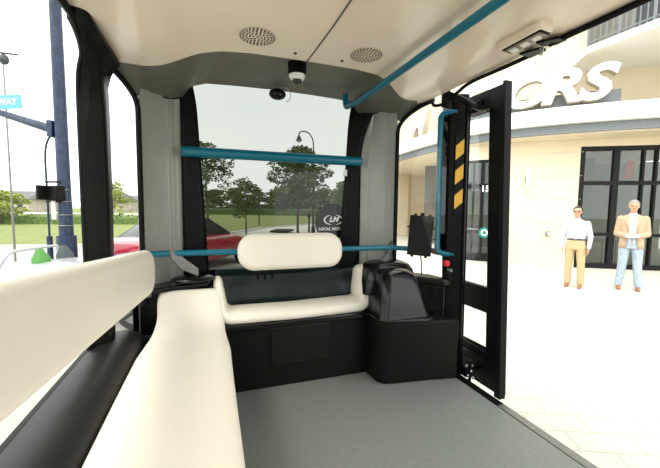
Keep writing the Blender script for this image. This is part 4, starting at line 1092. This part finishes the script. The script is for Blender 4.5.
def person(H, loc, rz, lab, opt):
    root = thing('person', lab, 'person', loc, rz)
    k = H/1.78
    hipx = .095*k; kn = .285*H; an = .05*H
    spread = opt.get('spread', .13)
    legs = [(V(s*hipx, 0, .50*H), V(s*(hipx+.02*k), -.01, kn), V(s*spread*k, .015, an)) for s in (-1, 1)]
    shz = .805*H; shx = .182*k*opt.get('broad', 1)
    arms = opt['arms'](H, k, shx, shz)   # [(shoulder, elbow, wrist, handdir, palmn)]
    g = opt.get('gut', 1.)
    b = B(); torso(b, H, shx*.98, .160*k*g, .145*k*g, .158*k*g, .11*k*g, .098*k*g, .105*k*g, .47*H, H)
    for l in legs:
        limb(b, l, (.085*k, .056*k, .038*k)); a = l[2]
        b.cap(a+V(0, .03, -.045)*k, .032*k, a+V(0, -.13, -.055)*k, .03*k)
    for i, (sh, el, wr, hd, pn) in enumerate(arms):
        limb(b, (sh, el, wr), (.052*k, .038*k, .026*k)); hand(b, wr, hd, pn, 1 if i else -1, k*1.02, opt.get('curl', .35))
    hc = V(0, -.018, .935*H); b.cap(V(0, .012, .82*H), .058*k, V(0, -.005, .885*H), .052*k)
    head(b, H, hc, k)
    body = remesh(b, 'body', 'skin', root, .0085, 4)
    face(body, hc, k)
    # trousers
    b = B(); torso(b, H, 0, 0, .15*k*g, .166*k*g, .1, .105*k*g, .113*k*g, .47*H, .61*H, .004)
    for l in legs: limb(b, (l[0], l[1], l[2]+V(0, .005, .005)), (.098*k, .074*k, .066*k))
    remesh(b, 'trousers', opt['trouser'], root, .011, 6)
    # shoes
    for l in legs:
        b = B(); a = l[2]; b.cap(a+V(0, .035, -.04*k), .042*k, a+V(0, -.06, -.048*k), .040*k); b.cap(a+V(0, -.06, -.052*k), .042*k, a+V(0, -.165, -.06*k), .033*k)
        for v in b.b.verts: v.co.z = max(v.co.z, .0)
        remesh(b, 'shoe', 'leather', root, .010, 3)
    # belt
    bz = .60*H; b = B(); b.loft([[V((.156*k*g)*math.cos(a), (.110*k*g)*math.sin(a), z) for a in [2*PI*i/32 for i in range(32)]] for z in (bz-.022, bz+.022)])
    obj('belt', b, 'belt', root, local=True); obj('belt_buckle', B().bx(-.024, .024, -.122*k*g, -.108*k*g, bz-.02, bz+.02), 'chrome', root, local=True, bev=.003)
    # shirt
    b = B(); torso(b, H, shx*1.02, .168*k*g, .156*k*g, .16*k*g, .118*k*g, .108*k*g, .11*k*g, .61*H, H, .006)
    for sh, el, wr, hd, pn in arms: limb(b, (sh, el, wr-(wr-el).normalized()*.01), (.066*k, .054*k, .040*k))
    b.cap(V(0, .012, .825*H), .066*k, V(0, .006, .845*H), .064*k)
    shirt = remesh(b, 'shirt', opt['shirt'], root, .011, 6)
    for s in (-1, 1): obj('collar', B().loft([[V(s*.012, -.075*k, .835*H), V(s*.055*k, -.050*k, .862*H), V(s*.062*k, -.058*k, .845*H), V(s*.045, -.098*k, .815*H)], [V(s*.012, -.085*k, .833*H), V(s*.055*k, -.060*k, .862*H), V(s*.062*k, -.068*k, .845*H), V(s*.045, -.108*k, .813*H)]]), opt['shirt'], shirt, local=True)
    for i in range(5): obj('shirt_button', B().ell(V(0, -.128*k*g, (.66+.035*i)*H), (.006, .004, .006), 8), 'whitep', shirt, local=True)
    # hair
    b = B(); b.ell(hc+V(0, .022, .034)*k, (.082*k, .098*k, .097*k), 22)
    for v in list(b.b.verts):
        q = v.co-hc
        if q.y < -.035*k and q.z < .075*k or q.z < -.05*k or (abs(q.x) > .05*k and q.y < .0 and q.z < .02*k): b.b.verts.remove(v)
    h = obj('hair', b, opt['hair'], body, local=True, solid=.012*k)
    return root, body, hc, k, arms, g

def arms_side(H, k, shx, shz):
    out = []
    for s in (-1, 1):
        out.append((V(s*shx, 0, shz-.02), V(s*(shx+.065*k), .03, .635*H), V(s*(shx+.055*k), -.04, .495*H), V(-s*.05, -.12, -1), V(-s, 0, 0)))
    return out
def arms_front(H, k, shx, shz):
    out = []
    for s in (-1, 1):
        out.append((V(s*shx, 0, shz-.02), V(s*(shx+.045*k), .03, .63*H), V(s*.075*k, -.20*k, .612*H), V(-s, -.15, -.02), V(0, .9, -.3)))
    return out
def facing(p): return math.atan2(-p[0], p[1]) if False else math.atan2(p[1], p[0]) - PI/2
p1 = (7.24, 5.07); p2 = (8.11, 4.56)
r1, body1, hc1, k1, ar1, g1 = person(1.70, (*p1, GZ), facing(p1)-.15, 'person in pale lavender shirt and khaki trousers standing with arms at the sides', dict(arms=arms_side, shirt='shirtlav', trouser='khaki', hair='hairdark', gut=1.06, spread=.12))
b = B()
for s in (-1, 1): b.tube([hc1+V(s*.034+.024*math.cos(a), -.098, .008+.017*math.sin(a))*k1 for a in [2*PI*i/16 for i in range(17)]], .003, 6); b.tube([hc1+V(s*.058, -.096, .01)*k1, hc1+V(s*.082, .0, .012)*k1], .003, 6)
obj('glasses', b, 'black', r1, local=True)
r2, body2, hc2, k2, ar2, g2 = person(1.83, (*p2, GZ), facing(p2)+.05, 'person in tan blazer, white shirt and light jeans holding a white paper at the waist', dict(arms=arms_front, shirt='shirtw', trouser='jeans', hair='hairgrey', gut=1.06, spread=.15, broad=1.0, curl=.5))
# open blazer : torso shell with a front gap, plus sleeves
H = 1.83; k = k2; shx = .182*k
b = B(); prof = [(.475*H, .196, .142), (.53*H, .190, .138), (.60*H, .182, .132), (.66*H, .184, .134), (.72*H, .192, .14), (.77*H, .20, .138), (.80*H, .196, .118), (.825*H, .150, .095), (.845*H, .085, .078)]
rings = []
for i, (z, w_, d_) in enumerate(prof):
    gap = .50 if z < .60*H else .34 if z < .7*H else .30+.16*(z/H-.7)/.14
    w_ *= k*.97; d_ *= k*1.0
    rings.append([V(w_*math.cos(a), d_*math.sin(a), z) for a in [(-PI/2+gap)+(2*PI-2*gap)*j/30 for j in range(31)]])
b.loft(rings, cap=False, closed=False)
bz_ = obj('blazer', b, 'blazer', r2, local=True, solid=.014, ang=80)
b = B()
for sh, el, wr, hd, pn in ar2: limb(b, (sh+V(0, 0, .005), el, wr-(wr-el).normalized()*.035), (.070*k, .060*k, .048*k))
remesh(b, 'blazer_sleeves', 'blazer', r2, .011, 5)
for s in (-1, 1): obj('lapel', B().loft([[V(s*.045, -.148*k, .66*H), V(s*.085*k, -.155*k, .73*H), V(s*.125*k, -.140*k, .79*H), V(s*.062*k, -.085*k, .845*H), V(s*.05*k, -.118*k, .80*H)], [V(s*.045, -.158*k, .66*H), V(s*.085*k, -.166*k, .73*H), V(s*.125*k, -.150*k, .79*H), V(s*.062*k, -.095*k, .845*H), V(s*.05*k, -.130*k, .80*H)]]), 'blazer', bz_, local=True)
fwd = Vector(p2).normalized()
pp = tag(obj('paper', B().box((p2[0]-.235*fwd.x, p2[1]-.235*fwd.y, GZ+.612*H), (.15, .10, .012), Matrix.Rotation(facing(p2), 4, 'Z') @ Matrix.Rotation(math.radians(25), 4, 'X')), 'white', None, bev=.002), 'small white paper held in the hands of the person in the blazer', 'paper')
